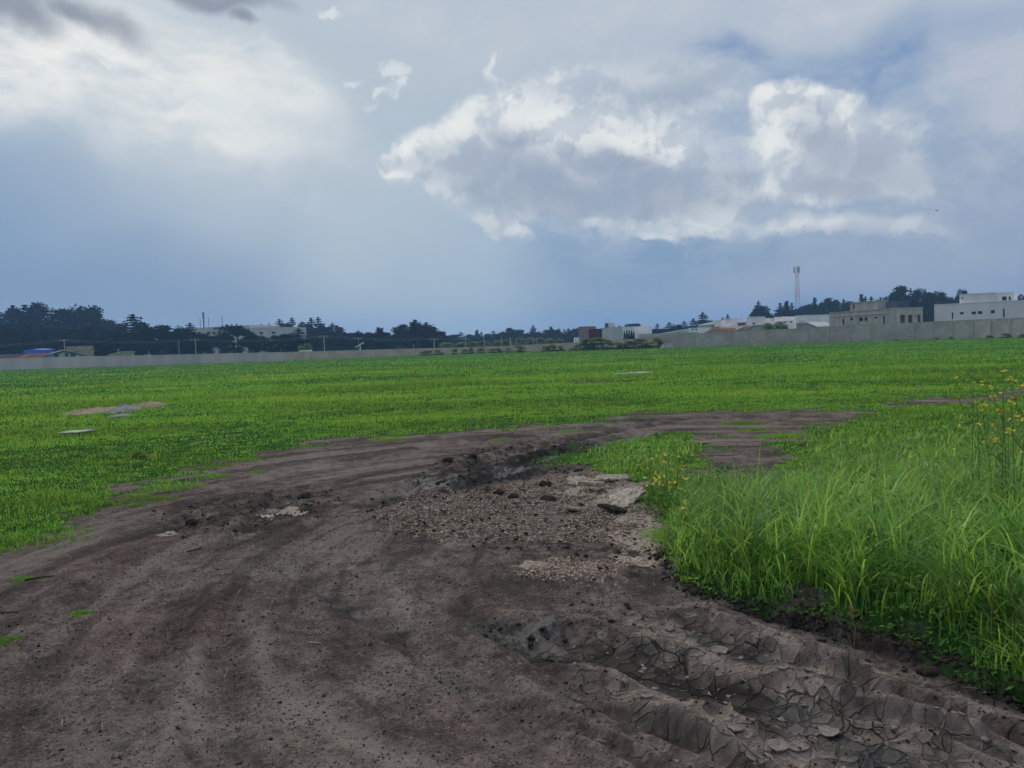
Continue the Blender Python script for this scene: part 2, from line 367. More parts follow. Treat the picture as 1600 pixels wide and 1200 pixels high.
def box_of(a, b, P, pad):
    q = np.array(P); return (a > q[:, 0].min() - pad) & (a < q[:, 0].max() + pad) & (b > q[:, 1].min() - pad) & (b < q[:, 1].max() + pad)
def masks(x, y, fine=True):
    """dirt, wet, chips, disturbed, cracks, spots, height for points of the ground"""
    x = np.asarray(x, float); y = np.asarray(y, float)
    r = np.hypot(x, y)
    n_lo = fbm(x, y, .9, 4, 3); n_hi = fbm(x, y, 4.5, 4, 9)
    sd = polydist(x, y, DIRT, True)
    amp = np.clip(.035 * r, .08, 1.6) * np.where((x > .9) & (y < 7.5), 1, 1.7)
    edge = sd + n_lo * amp * 1.4 + n_hi * np.clip(amp, 0, .6) * .9
    dirt = ss(-.06, .10, edge / np.clip(r / 8, 1, 4))
    isl = ss(.08, .24, fbm(x * .6, y, .55, 4, 151)) * ss(9.5, 13, y) * ss(5.0, 7.5, x) + ss(.12, .3, fbm(x, y, 1.1, 4, 152)) * ss(.9, .2, sd) * ss(8, 11, r) * .9
    dirt = dirt * (1 - np.clip(isl, 0, 1) * .95)
    # a few worn places in the field
    worn = ss(.42, .62, fbm(x, y * .35, .16, 3, 41)) * ss(14, 22, r) * (1 - ss(45, 80, r))
    out = dict(sd=sd, dirt=dirt, worn=worn)
    near = r < 40
    def on(fn):
        z = np.zeros(x.shape); idx = near & (sd > -3)
        if idx.any(): z[idx] = fn(x[idx], y[idx])
        return z
    def polymask(lst, soft, namp, seed):
        def f(a, b):
            t = np.zeros(a.shape); nz = fbm(a, b, 3.5, 5, seed)
            for P in lst:
                k = box_of(a, b, P, soft + namp)
                if k.any(): t[k] = np.maximum(t[k], ss(-soft, soft, polydist(a[k], b[k], P, True) + nz[k] * namp))
            return t
        return on(f)
    out['chips'] = polymask(CHIP[:1], .25, .5, 21) * .62 + polymask(CHIP[1:], .12, .25, 22) * 1.1
    out['wet'] = polymask(WET, .09, .22, 25)
    out['dist'] = polymask(DIST, .2, .3, 27)
    out['crk'] = polymask([CRK], .15, .3, 29)
    def spots(a, b):
        t = np.zeros(a.shape); nz = fbm(a, b, 5, 5, 33, .65)
        for (px, py, w, h) in SPOTS:
            cx, cy = gp(px, py); q = np.hypot((a - cx) / w, (b - cy) / (h * 2.2)); t = np.maximum(t, ss(1.15, .7, q + nz * 1.3))
        return t
    out['spots'] = on(spots)
    def damp(a, b):
        t = np.zeros(a.shape); nz = fbm(a, b, 3.0, 4, 35)
        for P, w, d, rd, tr in _ruts:
            k = box_of(a, b, P, 2 * w)
            if k.any():
                dd, q, sd_, L = polydist(a[k], b[k], P); t[k] = np.maximum(t[k], ss(1.15, .5, dd / w + .5 * nz[k]) * ss(-.35, .15, nz[k]) * min(1, d / .04))
        return t
    out['wet'] = np.maximum(out['wet'], on(damp) * .9)
    def sweep(a, b):
        q = np.hypot(a - 2.0, b - 5.5); th = np.arctan2(b - 5.5, a - 2.0)
        u = (a * .77 + b * .64); v = (a * .64 - b * .77)          # heading of the right-hand channel
        left = fbm(q * 2.6, th * 1.6, 1.0, 5, 131, .6); right = fbm(u * 3.2 , v * .55, 1.0, 5, 133, .6)
        k = ss(-.2, .9, a - .25 * (b - 4)) * ss(6.5, 5.0, b); return .5 + .9 * (left * (1 - k) + right * k)
    out['sweep'] = on(sweep)
    # ---- height
    h = .05 * fbm(x, y, .07, 3, 51) * ss(6, 30, r) + .012 * fbm(x, y, .6, 3, 52)
    ed = np.full(x.shape, 9.0); kk = box_of(x, y, EDGE, 2.0)
    if kk.any(): ed[kk] = polydist(x[kk], y[kk], EDGE)[0]
    ins = sd < 0
    bank = np.where(ins, ss(-.02, .16, ed + .04 * n_hi), 0) * (y < 7.5) * ss(7.5, 5.5, y) * ss(.2, .9, x)
    face = ss(.24, .06, ed) * ss(-.22, -.05, sd) * (y < 6.5)
    out['dist'] = np.maximum(out['dist'] * (1 - .0 * face), face); out['face'] = face
    h = h + .13 * bank
    out['bank'] = bank; out['edge_d'] = ed
    def rel(a, b):
        t = np.zeros(a.shape)
        wob0 = fbm(a, b, 2.2, 3, 61) * .045 + fbm(a, b, 9, 3, 62) * .012
        for P, w, d, rd, tr in _ruts:
            k = box_of(a, b, P, 2.6 * w); a_, b_, wob = a[k], b[k], wob0[k]
            if not len(a_): continue
            dd, s, side, L = polydist(a_, b_, P)
            dd = dd + wob * np.minimum(1, w / .13) * .8
            fade = ss(0, .25, s) * ss(0, .25, L - s)
            t[k] -= d * ss(1.1, .45, dd / w) * fade
            t[k] += rd * np.exp(-((dd - 1.35 * w) / (.35 * w)) ** 2) * fade * (1 + .5 * fbm(a_, b_, 6, 3, 63))
            if tr: t[k] += tr * np.sin(s * 2 * math.pi / .11 + side * 1.2) * ss(1.0, .7, dd / w) * fade
        for P, w, hh in _ridges:
            k = box_of(a, b, P, 3 * w); a_, b_, wob = a[k], b[k], wob0[k]
            if not len(a_): continue
            dd, s, side, L = polydist(a_, b_, P); dd = dd + wob * .5
            t[k] += hh * np.exp(-(dd / w) ** 2) * ss(0, .2, s) * ss(0, .2, L - s) * (1 + .45 * fbm(a_, b_, 7, 3, 64))
        t += .07 * np.exp(-((a - MOUND[0]) ** 2 / .16 + (b - MOUND[1]) ** 2 / .05))
        return t
    h = h + on(rel)
    D = out['dist']
    def rough(a, b):
        n = fbm(a, b, 9, 5, 71, .6); c = np.abs(fbm(a, b, 5, 4, 72, .6))
        return n * .045 + (.35 - c) * .03
    rz = on(rough)
    cm = np.maximum(out['chips'] * .8, D * (1 - .90 * out['crk']))
    h = h + rz * np.clip(np.maximum(cm * .75, face * 1.2) + .03, 0, 1.2) * np.maximum(out['dirt'], face)
    def fine_(a, b): return fbm(a, b, 22, 4, 75, .6) * .007 + fbm(a, b, 3.1, 3, 76) * .009
    h = h + on(fine_) * out['dirt'] * (1 - .6 * out['crk'])
    h = h + (1 - dirt) * .02 * fbm(x, y, 2.5, 3, 77) * (r < 60)
    # far ground drops clear of everything standing at level zero
    out['h'] = h * ss(130, 60, r)
    return out
def H(x, y): return float(masks(np.array([x]), np.array([y]))['h'][0])

import time; TT = time.time()
def lap(s): pass
def build_ground():
    az = np.radians(np.concatenate([np.linspace(-50, 50, 1290), np.arange(52, 309, 3.0)]))
    rr = np.concatenate([[.001, .5, 1.0, 1.4, 1.7], 1.6 * 770 / np.arange(640, 12, -.82), np.geomspace(104, 1400, 26)])
    A, R = np.meshgrid(az, rr); X = (np.sin(A) * R).ravel(); Y = (np.cos(A) * R).ravel()
    m = masks(X, Y)
    V = np.stack([X, Y, m['h']], 1); na, nr = len(az), len(rr)
    i = np.arange(nr - 1)[:, None] * na; j = np.arange(na)[None]; j2 = (j + 1) % na
    Fq = np.stack([i + j, i + j2, i + na + j2, i + na + j], -1).reshape(-1, 4)[:, ::-1]
    me = mk_mesh('ground', V, Fq, True)
    for nm, ch in (('mask_a', ('dirt', 'wet', 'chips', 'dist')), ('mask_b', ('crk', 'spots', 'worn', 'sweep'))):
        at_ = me.attributes.new(nm, 'FLOAT_COLOR', 'POINT')
        at_.data.foreach_set('color', np.stack([m[c] for c in ch], 1).astype(np.float32).ravel())
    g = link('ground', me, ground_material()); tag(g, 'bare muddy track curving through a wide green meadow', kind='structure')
    return g

def ground_material():
    m = bpy.data.materials.new('ground'); m.use_nodes = True; t = m.node_tree; t.nodes.clear(); B = NB(t)
    pos = B.n('ShaderNodeNewGeometry').outputs['Position']
    a = B.n('ShaderNodeAttribute', attribute_name='mask_a'); b = B.n('ShaderNodeAttribute', attribute_name='mask_b')
    sa = B.n('ShaderNodeSeparateColor', ins={0: a.outputs['Color']}); sb = B.n('ShaderNodeSeparateColor', ins={0: b.outputs['Color']})
    dirt, wet, chips, dist = sa.outputs[0], sa.outputs[1], sa.outputs[2], a.outputs['Alpha']
    crk, spots, worn, swp = sb.outputs[0], sb.outputs[1], sb.outputs[2], b.outputs['Alpha']
    mul = lambda p, q: B.math('MULTIPLY', p, q)
    flat = B.vec('MULTIPLY', pos, (1, 1, .3))
    nL = B.noise(flat, 1.1, 5, .6, dist=.4); nM = B.noise(flat, 7, 8, .72); nS = B.noise(flat, 42, 5, .7); nX = B.noise(flat, 170, 3, .7); nR = B.noise(flat, .55, 3, .5)
    soil = B.mix(B.sm(nL, .38, .64), (.075, .058, .051), (.160, .128, .112))
    soil = B.mix(mul(B.sm(nR, .48, .68), .55), soil, (.098, .058, .048))
    soil = B.mix(B.sm(nM, .36, .54, .75, 0), soil, (.038, .030, .027))
    soil = B.mix(B.sm(nM, .52, .68, 0, .55), soil, (.19, .152, .130))
    nT = B.noise(B.vec('MULTIPLY', pos, (1.2, .45, 0)), 2.6, 5, .65, dist=1.2)
    soil = B.mix(B.sm(nT, .56, .70, 0, .6), soil, (.036, .029, .027))
    soil = B.mix(B.sm(nS, .46, .34, 0, .8), soil, (.040, .031, .028))
    soil = B.mix(B.sm(nS, .54, .68, 0, .6), soil, (.25, .20, .17))
    soil = B.mix(B.sm(nX, .56, .68, 0, .6), soil, (.30, .25, .215))
    soil = B.mix(B.sm(nX, .45, .33, 0, .75), soil, (.03, .023, .02))
    soil = B.mix(B.sm(swp, .42, .22, 0, .6), soil, (.034, .028, .027))
    soil = B.mix(B.sm(swp, .54, .80, 0, .5), soil, (.205, .168, .150))
    # disturbed, freshly turned soil is darker
    soil = B.mix(mul(dist, B.sm(nM, .35, .6, .75, .1)), soil, (.026, .021, .019))
    # dry crust plates
    crust = B.mix(B.sm(nM, .35, .7), (.10, .08, .068), (.25, .20, .17))
    soil = B.mix(mul(crk, B.sm(nL, .35, .55, .25, .9)), soil, crust)
    # damp mud
    wetf = mul(wet, B.sm(nM, .30, .50, .85, 1))
    wetc = B.mix(B.sm(nL, .4, .62), (.007, .006, .006), (.022, .020, .020))
    soil = B.mix(mul(wetf, .92), soil, wetc)
    # pale crushed chips
    vo = B.n('ShaderNodeTexVoronoi', ins={'Vector': flat, 'Scale': 55.0, 'Randomness': 1.0})
    vc = B.n('ShaderNodeSeparateColor', ins={0: vo.outputs['Color']})
    chf = B.math('MULTIPLY', B.sm(B.math('ADD', mul(B.sm(nM, .36, .64), .8), mul(vc.outputs[0], .65)), .95, 1.05), 1.0)
    chf2 = B.sm(B.math('ADD', chips, B.math('MULTIPLY', B.math('SUBTRACT', B.math('ADD', mul(nM, .7), mul(vc.outputs[0], .55)), .66), 1.5)), .45, .62)
    chm = mul(mul(chf2, B.sm(chips, .05, .3)), B.sm(vo.outputs['Distance'], .62, .4))
    chc = B.mix(vc.outputs[1], (.16, .12, .095), (.40, .31, .245))
    soil = B.mix(mul(chm, .9), soil, chc)
    spm = B.sm(B.math('ADD', spots, mul(B.math('SUBTRACT', nS, .5), 1.2)), .4, .75)
    soil = B.mix(mul(spm, B.sm(nM, .3, .55, .35, .9)), soil, (.32, .262, .215))
    # cracks
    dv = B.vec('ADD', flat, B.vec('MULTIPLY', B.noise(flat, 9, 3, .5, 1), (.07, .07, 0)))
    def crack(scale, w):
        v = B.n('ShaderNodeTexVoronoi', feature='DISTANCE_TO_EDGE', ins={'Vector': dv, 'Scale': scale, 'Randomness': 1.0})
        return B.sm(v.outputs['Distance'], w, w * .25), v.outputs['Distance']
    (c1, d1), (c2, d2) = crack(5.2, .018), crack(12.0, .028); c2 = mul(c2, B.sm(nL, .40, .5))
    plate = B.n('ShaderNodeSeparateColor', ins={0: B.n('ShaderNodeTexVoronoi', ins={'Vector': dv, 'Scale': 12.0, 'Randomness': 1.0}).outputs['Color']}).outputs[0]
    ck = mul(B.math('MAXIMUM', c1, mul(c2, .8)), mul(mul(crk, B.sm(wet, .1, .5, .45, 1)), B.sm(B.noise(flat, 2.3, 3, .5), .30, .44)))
    soil = B.mix(mul(mul(crk, B.sm(wet, .2, .6, 1, .25)), B.sm(plate, .62, .9, 0, .42)), soil, (.215, .178, .155))
    soil = B.mix(mul(crk, B.sm(plate, .35, .1, 0, .35)), soil, (.030, .025, .024))
    soil = B.mix(mul(ck, .93), soil, (.008, .007, .008))  # shade inside the cracks and damp mud painted as one near-black colour
    # thatch below the grass
    gr = B.mix(B.sm(B.noise(flat, 3, 5, .7), .35, .65), (.026, .062, .016), (.050, .125, .026))
    fld = B.mix(B.sm(B.noise(B.vec('MULTIPLY', pos, (.5, 1.8, 1)), .16, 5, .6), .36, .62), (.026, .085, .020), (.060, .16, .032))
    dist_r = B.vec('LENGTH', pos, out=1)
    gr = B.mix(B.sm(dist_r, 14, 50), gr, fld)
    soil = B.vec('MULTIPLY', soil, (1.45, 1.40, 1.36))
    dm = B.math('MAXIMUM', dirt, mul(worn, .8))
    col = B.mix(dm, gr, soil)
    rough = B.sm(wetf, 0, 1, .97, .62); rough = B.math('ADD', rough, mul(B.math('SUBTRACT', nS, .5), .25))
    bh = B.math('ADD', B.math('ADD', mul(nM, .028), mul(nS, .016)), mul(nX, .005))
    bh = mul(bh, B.sm(wetf, 0, 1, 1, .30))
    bh = B.math('SUBTRACT', bh, mul(ck, .009)); bh = B.math('ADD', bh, mul(crk, B.math('ADD', B.sm(d2, .03, .16, .005, 0), mul(plate, .004)))); bh = B.math('ADD', bh, mul(chm, .006))
    bp = B.n('ShaderNodeBump', ins={'Strength': 1.0, 'Distance': 1.25, 'Height': bh})
    df = B.n('ShaderNodeBsdfDiffuse', ins={'Color': col, 'Roughness': .6, 'Normal': bp.outputs[0]})
    p = B.n('ShaderNodeBsdfPrincipled', ins={'Base Color': col, 'Roughness': .55, 'Specular IOR Level': .3, 'Normal': bp.outputs[0]})
    sheen = mul(mul(wetf, dm), B.sm(nL, .46, .60, .08, .55))
    mx = B.n('ShaderNodeMixShader', ins={0: sheen, 1: df.outputs[0], 2: p.outputs[0]})
    B.n('ShaderNodeOutputMaterial', ins={0: mx.outputs[0]})
    return m
build_ground(); lap('build_gr')

# ------------------------------------------------------------------ grass
def leaf_material(name, c1, c2, c3, trans=.35, rough=.55, nscale=.35, far=None):
    """green leaf; tone drifts over the ground, per-blade number in attribute 'tone', tip-to-root in 'along'"""
    m = bpy.data.materials.new(name); m.use_nodes = True; t = m.node_tree; t.nodes.clear(); B = NB(t)
    pos = B.n('ShaderNodeNewGeometry').outputs['Position']
    tone = B.n('ShaderNodeAttribute', attribute_name='tone').outputs['Fac']
    nz = B.noise(B.vec('MULTIPLY', pos, (.55, 1.6, 0)), nscale, 5, .6)
    nf = B.noise(B.vec('MULTIPLY', pos, (1, 1.3, 0)), nscale * 5, 4, .6)
    f = B.math('ADD', B.math('MULTIPLY', tone, .22), B.math('ADD', B.math('MULTIPLY', B.sm(nz, .38, .60), .72), B.math('MULTIPLY', B.sm(nf, .35, .65), .3)))
    col = B.mix(B.sm(f, .1, .8), c1, c2)
    col = B.mix(B.math('MULTIPLY', B.sm(nz, .52, .66), B.sm(tone, .2, .9, .3, 1.0)), col, c3)
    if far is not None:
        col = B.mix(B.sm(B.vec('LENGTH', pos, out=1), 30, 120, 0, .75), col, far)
    d = B.n('ShaderNodeBsdfDiffuse', ins={0: col}) if rough > .55 else B.n('ShaderNodeBsdfPrincipled', ins={'Base Color': col, 'Roughness': rough, 'Specular IOR Level': .3})
    tr = B.n('ShaderNodeBsdfTranslucent', ins={0: B.mix(.5, col, tuple(min(1, c * 1.5) for c in c3))})
    mx = B.n('ShaderNodeMixShader', ins={0: trans, 1: d.outputs[0], 2: tr.outputs[0]})
    B.n('ShaderNodeOutputMaterial', ins={0: mx.outputs[0]})
    return m
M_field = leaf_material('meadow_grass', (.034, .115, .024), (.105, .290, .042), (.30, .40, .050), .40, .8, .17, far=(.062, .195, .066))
M_tall = leaf_material('tall_grass', (.034, .100, .020), (.130, .310, .036), (.36, .48, .075), .45, .5, 1.6)
M_forb = leaf_material('weed_leaves', (.032, .088, .022), (.10, .21, .04), (.20, .30, .06), .38, .65, 1.1)

def blades(X, Y, Z, hgt, wid, lean, segs, tone, name, m, curl=1.0, comb=0.0):
    """curved tapered blades; arrays of n blades -> one mesh"""
    n = len(X); phi = rng.uniform(0, 2 * math.pi, n)
    if comb: phi = (fbm(X, Y, 1.8, 3, 141) * 2.2 + .4) * math.pi + rng.normal(0, comb, n)
    face = phi + rng.normal(0, .5, n) + math.pi / 2
    dx, dy = np.cos(phi), np.sin(phi); wx, wy = np.cos(face), np.sin(face)
    V = []; k = segs
    for i in range(k + 1):
        t = i / k
        out = lean * hgt * (t ** (1.6 + .6 * curl)); up_ = hgt * (t - .38 * lean * t ** 2.6)
        w = wid * .5 * (1 - t) ** .7 if i < k else 0 * wid
        cx = X + dx * out; cy = Y + dy * out; cz = Z + up_
        if i < k:
            V.append(np.stack([cx - wx * w, cy - wy * w, cz], 1)); V.append(np.stack([cx + wx * w, cy + wy * w, cz], 1))
        else: V.append(np.stack([cx, cy, cz], 1))
    nv = 2 * k + 1; V = np.stack(V, 1).reshape(-1, 3)
    base = (np.arange(n) * nv)[:, None]
    tris = []
    for i in range(k - 1):
        a = 2 * i; tris += [(a, a + 1, a + 3), (a, a + 3, a + 2)]
    a = 2 * (k - 1); tris.append((a, a + 1, a + 2))
    Fa = (base[:, :, None] + np.array(tris)[None]).reshape(-1, 3)
    me = mk_mesh(name, V, Fa, False)
    ta = me.attributes.new('tone', 'FLOAT', 'POINT'); ta.data.foreach_set('value', np.repeat(tone, nv).astype(np.float32))
    return me

def build_field():
    # random points spread evenly over the view of the meadow, thinner behind and to the sides
    N = 720000
    az = np.radians(rng.uniform(-44, 44, N)); iy = rng.uniform(6.2, 250, N) ** 1.0
    # more points where the grass is far and low in the picture
    iy = np.where(rng.random(N) < .5, rng.uniform(6.2, 75, N), iy)
    iy = np.where(rng.random(N) < .22, rng.uniform(75, 260, N), iy)
    r = 1.6 * 770 / iy
    x = np.sin(az) * r; y = np.cos(az) * r
    m = masks(x, y)
    clump = .8 * fbm(x, y, 2.6, 3, 91) + .7 * fbm(x * .5, y, .5, 4, 92) + .8 * fbm(x * .35, y, .13, 4, 93) * ss(12, 35, r)
    keep = (rng.random(N) > m['dirt'] ** .6) & (rng.random(N) > m['worn'] * .9) & (rng.random(N) < .72 + .9 * clump) & (y > 2)
    keep &= ~((x > .9) & (y < 6.0) & (m['edge_d'] > .35))
    x, y, r, cl, z = x[keep], y[keep], r[keep], clump[keep], m['h'][keep]
    n = len(x); h = (.028 + .028 * rng.random(n)) * (1 + 1.4 * np.clip(cl, -.4, 1.2)) * np.clip(r / 15, 1, 2.2)
    h *= 1 + .8 * ss(.1, -.6, m['sd'][keep]) * ss(.05, .9, -m['sd'][keep]) * 0
    w = np.clip(.0012 * r, .007, .18) * rng.uniform(.7, 1.5, n)
    tone = np.clip(rng.random(n) * .75 + .22 - .45 * cl, 0, 1)
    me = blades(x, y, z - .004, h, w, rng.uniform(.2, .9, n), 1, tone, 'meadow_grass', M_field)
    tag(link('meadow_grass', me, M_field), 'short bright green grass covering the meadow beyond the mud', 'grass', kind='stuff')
def tussocks():
    # rank darker tufts that stock the meadow
    n = 900; r = 1.6 * 770 / rng.uniform(11, 120, n); az = np.radians(rng.uniform(-42, 42, n)); cx = np.sin(az) * r; cy = np.cos(az) * r
    k = (masks(cx, cy)['sd'] < -.4) & ~((cx > .9) & (cy < 8)) & (fbm(cx * .5, cy, .15, 3, 121) > -.12); cx, cy, r = cx[k], cy[k], r[k]; m = 46
    rad = rng.uniform(.06, .22, len(cx)) * np.clip(r / 18, 1, 2.6)
    X = (cx[:, None] + rng.normal(0, 1, (len(cx), m)) * rad[:, None] * 1.3).ravel(); Y = (cy[:, None] + rng.normal(0, 1, (len(cx), m)) * rad[:, None] * .8).ravel(); Rr = np.repeat(r, m); n2 = len(X)
    h = rng.uniform(.05, .13, n2) * np.clip(Rr / 20, 1, 2.2) * np.repeat(rng.uniform(.6, 1.4, len(cx)), m); z = masks(X, Y)['h']
    me = blades(X, Y, z - .004, h, np.clip(.0009 * Rr, .007, .1), rng.uniform(.2, .9, n2), 2, np.repeat(.12 + rng.random(len(cx)) * .75, m) + rng.random(n2) * .15, 'meadow_tufts', M_field)
    tag(link('meadow_tufts', me, M_field), 'rank darker tufts of grass dotted through the short meadow', 'grass tufts', kind='stuff')
tussocks()
build_field(); lap('build_fi')

def verge_height(x, y):
    n = fbm(x, y, .8, 3, 95)
    h = .215 * ss(7.6, 5.6, y - .25 * (x - 2)) + .17 * ss(13, 8, y) + .05
    h = h * (1 + .5 * n)
    return h
def build_verge():
    def pts(N, x0, x1, y0, y1, ymax_fn=None):
        # density proportional to nearness
        y = y0 * (y1 / y0) ** rng.random(N); x = rng.uniform(x0, x1, N) * (y / 4) ** .0
        s = (x > -.1) & (x < y * .80 + .8); return x[s], y[s]
    # tall grass
    x, y = pts(200000, .8, 12, 2.2, 15)
    m = masks(x, y); ed = m['edge_d']
    tuft = fbm(x, y, 3.2, 3, 97)
    inv = (m['sd'] < -.02)
    H0 = verge_height(x, y) * (.38 + .62 * ss(.0, .40, np.minimum(-m['sd'], ed + .12))) + .04
    keep = inv & (rng.random(len(x)) < np.clip(.46 + 1.3 * tuft + .5 * ss(.5, .1, ed), .05, 1)) & (rng.random(len(x)) > m['dirt']) & (x > .9)
    # the low tongue between the mud and the tall growth stays short
    keep &= ~((y > 9) & (rng.random(len(x)) < .45))
    x, y, H0, z, tf = x[keep], y[keep], H0[keep], m['h'][keep], tuft[keep]
    n = len(x); h = H0 * rng.uniform(.35, 1.15, n) * (1 + .9 * np.clip(tf, -.5, .8))
    w = np.clip(.0095 * rng.uniform(.4, 1.6, n) * (.5 + h * 1.7), .004, .020) * np.clip(y / 6, 1, 2)
    me = blades(x, y, z - .01, h, w, rng.uniform(.2, 1.15, n), 5, np.clip(rng.random(n) * .9 + .3 * tf, 0, 1), 'tall_grass', M_tall, comb=1.5)
    me.polygons.foreach_set('use_smooth', np.ones(len(me.polygons), bool))
    tag(link('tall_grass', me, M_tall), 'tall lush green grass on the raised verge beside the muddy track', 'tall grass', kind='stuff')
    # broad arching blades, paler
    x, y = pts(4000, 1.0, 9, 2.4, 8.5); m = masks(x, y)
    keep = (m['sd'] < -.12) & (fbm(x, y, 1.4, 2, 98) > -.05)
    x, y, z = x[keep], y[keep], m['h'][keep]; n = len(x)
    h = verge_height(x, y) * rng.uniform(.9, 1.45, n)
    me = blades(x, y, z - .01, h, rng.uniform(.010, .020, n), rng.uniform(.5, 1.2, n), 8, rng.uniform(.5, 1, n), 'arching_grass', M_tall, 1.4, comb=.8)
    me.polygons.foreach_set('use_smooth', np.ones(len(me.polygons), bool))
    tag(link('arching_grass', me, M_tall), 'broad arching pale green grass blades standing among the verge grass', 'tall grass', kind='stuff')
    # dry seed stalks sticking out of the growth
    x, y = pts(5200, 1.0, 11, 2.4, 12); m = masks(x, y); k = (m['sd'] < -.1) & (fbm(x, y, 1.1, 2, 111) > -.1); x, y, z = x[k], y[k], m['h'][k]; n = len(x)
    me = blades(x, y, z, verge_height(x, y) * rng.uniform(.9, 1.6, n), rng.uniform(.003, .006, n) * np.clip(y / 5, 1, 2), rng.uniform(.1, .7, n), 6, rng.random(n), 'seed_stalks', None)
    tag(link('seed_stalks', me, mat('seed_stalk', (.34, .30, .14), .8, .5, 3)), 'thin straw-coloured seed stalks poking out of the verge grass', 'seed stalks', kind='stuff')
    # low leafy weeds: small folded leaves on the verge and its edge
    N = 200000
    x, y = pts(N, .9, 11, 2.2, 13); m = masks(x, y); ed = m['edge_d']
    cl = fbm(x, y, 2.1, 3, 99)
    keep = (m['sd'] < .04) & ((cl > -.08) | (ed < .5)) & (rng.random(len(x)) < .80 * ss(12, 6.5, y) + .06)
    x, y, z, ed, cl, sd_ = x[keep], y[keep], m['h'][keep], ed[keep], cl[keep], m['sd'][keep]; n = len(x)
    hh = verge_height(x, y) * ss(-.1, .5, -sd_) * .55 + .05
    zz = z + rng.random(n) ** .7 * hh * (.8 + 1.2 * np.clip(cl, 0, .6))
    L = rng.uniform(.014, .045, n) * np.where(rng.random(n) < .08, 1.8, 1) * np.clip(y / 6, 1, 1.5); ph = rng.uniform(0, 2 * math.pi, n); ti = rng.uniform(-.3, .9, n)
    d = np.stack([np.cos(ph) * np.cos(ti), np.sin(ph) * np.cos(ti), np.sin(ti)], 1); s_ = np.stack([-np.sin(ph), np.cos(ph), rng.normal(0, .35, n)], 1)
    P = np.stack([x, y, zz], 1); Lc = L[:, None]
    V = np.stack([P, P + d * Lc * .5 + s_ * Lc * .28, P + d * Lc, P + d * Lc * .5 - s_ * Lc * .28], 1).reshape(-1, 3)
    Fq = (np.arange(n) * 4)[:, None] + np.arange(4)[None]
    me = mk_mesh('verge_weeds', V, Fq); ta = me.attributes.new('tone', 'FLOAT', 'POINT'); ta.data.foreach_set('value', np.repeat(rng.random(n), 4).astype(np.float32))
    tag(link('verge_weeds', me, M_forb), 'low leafy weeds and clover along the dark edge of the verge', 'weeds', kind='stuff')
build_verge(); lap('build_ve')

# isolated tufts standing on the bare soil, each a thing
TUFTS = [(265, 762, .42, 'wide grass tuft on bare soil below the smaller round tufts'), (330, 744, .24, 'flat grass tuft on bare soil just above the widest tuft'),
         (382, 719, .26, 'round grass tuft on bare soil near the meadow edge'), (338, 729, .24, 'low grass tuft between two others beside the meadow edge'),
         (212, 775, .18, 'small grass tuft left of the widest tuft'), (240, 781, .26, 'thin straggling grass tuft just below the widest tuft'),
         (172, 788, .2, 'sparse grass tuft beside the leafy corner of the meadow'), (214, 791, .10, 'very small grass tuft below the straggling one'),
         (402, 738, .10, 'tiny grass tuft alone right of the other tufts'), (605, 686, .34, 'dark flat grass tuft at the upper rim of the bare soil'),
         (125, 955, .07, 'tiny bright grass sprout alone on the brown soil'), (6, 1002, .09, 'bright grass sprout at the left edge of the brown soil'),
         (35, 905, .08, 'faint grass sprout beside a thin twig on the soil'), (1228, 682, .48, 'bushy grass tuft on bare soil beyond the tall verge'),
         (1160, 662, .42, 'grass tuft in the middle of the far bare patch'), (1178, 672, .3, 'lower grass tuft in the far bare patch'),
         (888, 676, .25, 'thin grass tuft beyond the upper wheel ruts'), (775, 688, .22, 'faint grass tuft on soil above the wheel ruts'),
         (30, 845, .6, 'large lush grass clump at the left end of the bare soil'), (1000, 693, .5, 'grass clump at the near side of the green island'),
         (1040, 832, .22, 'grass tuft lying over the pale chips at the verge')]
for px, py, rad, lab in TUFTS:
    cx, cy = gp(px, py); z0 = H(cx, cy); n = int(260 + 1500 * rad)
    dist = math.hypot(cx, cy)
    a = rng.uniform(0, 2 * math.pi, n); q = rng.random(n) ** .6 * rad; X = np.cos(a) * q * 1.1; Y = np.sin(a) * q * .85
    s = rad ** .35 * 1.0
    hh = rng.uniform(.03, .085, n) * s * (1.2 - .6 * q / rad) * (1.3 if px in (1228, 30) else 1)
    gz = masks(X + cx, Y + cy)['h'] - z0
    me = blades(X, Y, gz - .004, hh, np.clip(rng.uniform(.004, .008, n), .0008 * dist, 1), rng.uniform(.4, 1.3, n), 3, rng.uniform(.1, .8, n), 'grass_tuft', M_field)
    o = link('grass_tuft', me, M_field, loc=(cx, cy, z0)); tag(o, lab, 'grass tuft', 'tufts of grass on the bare soil')

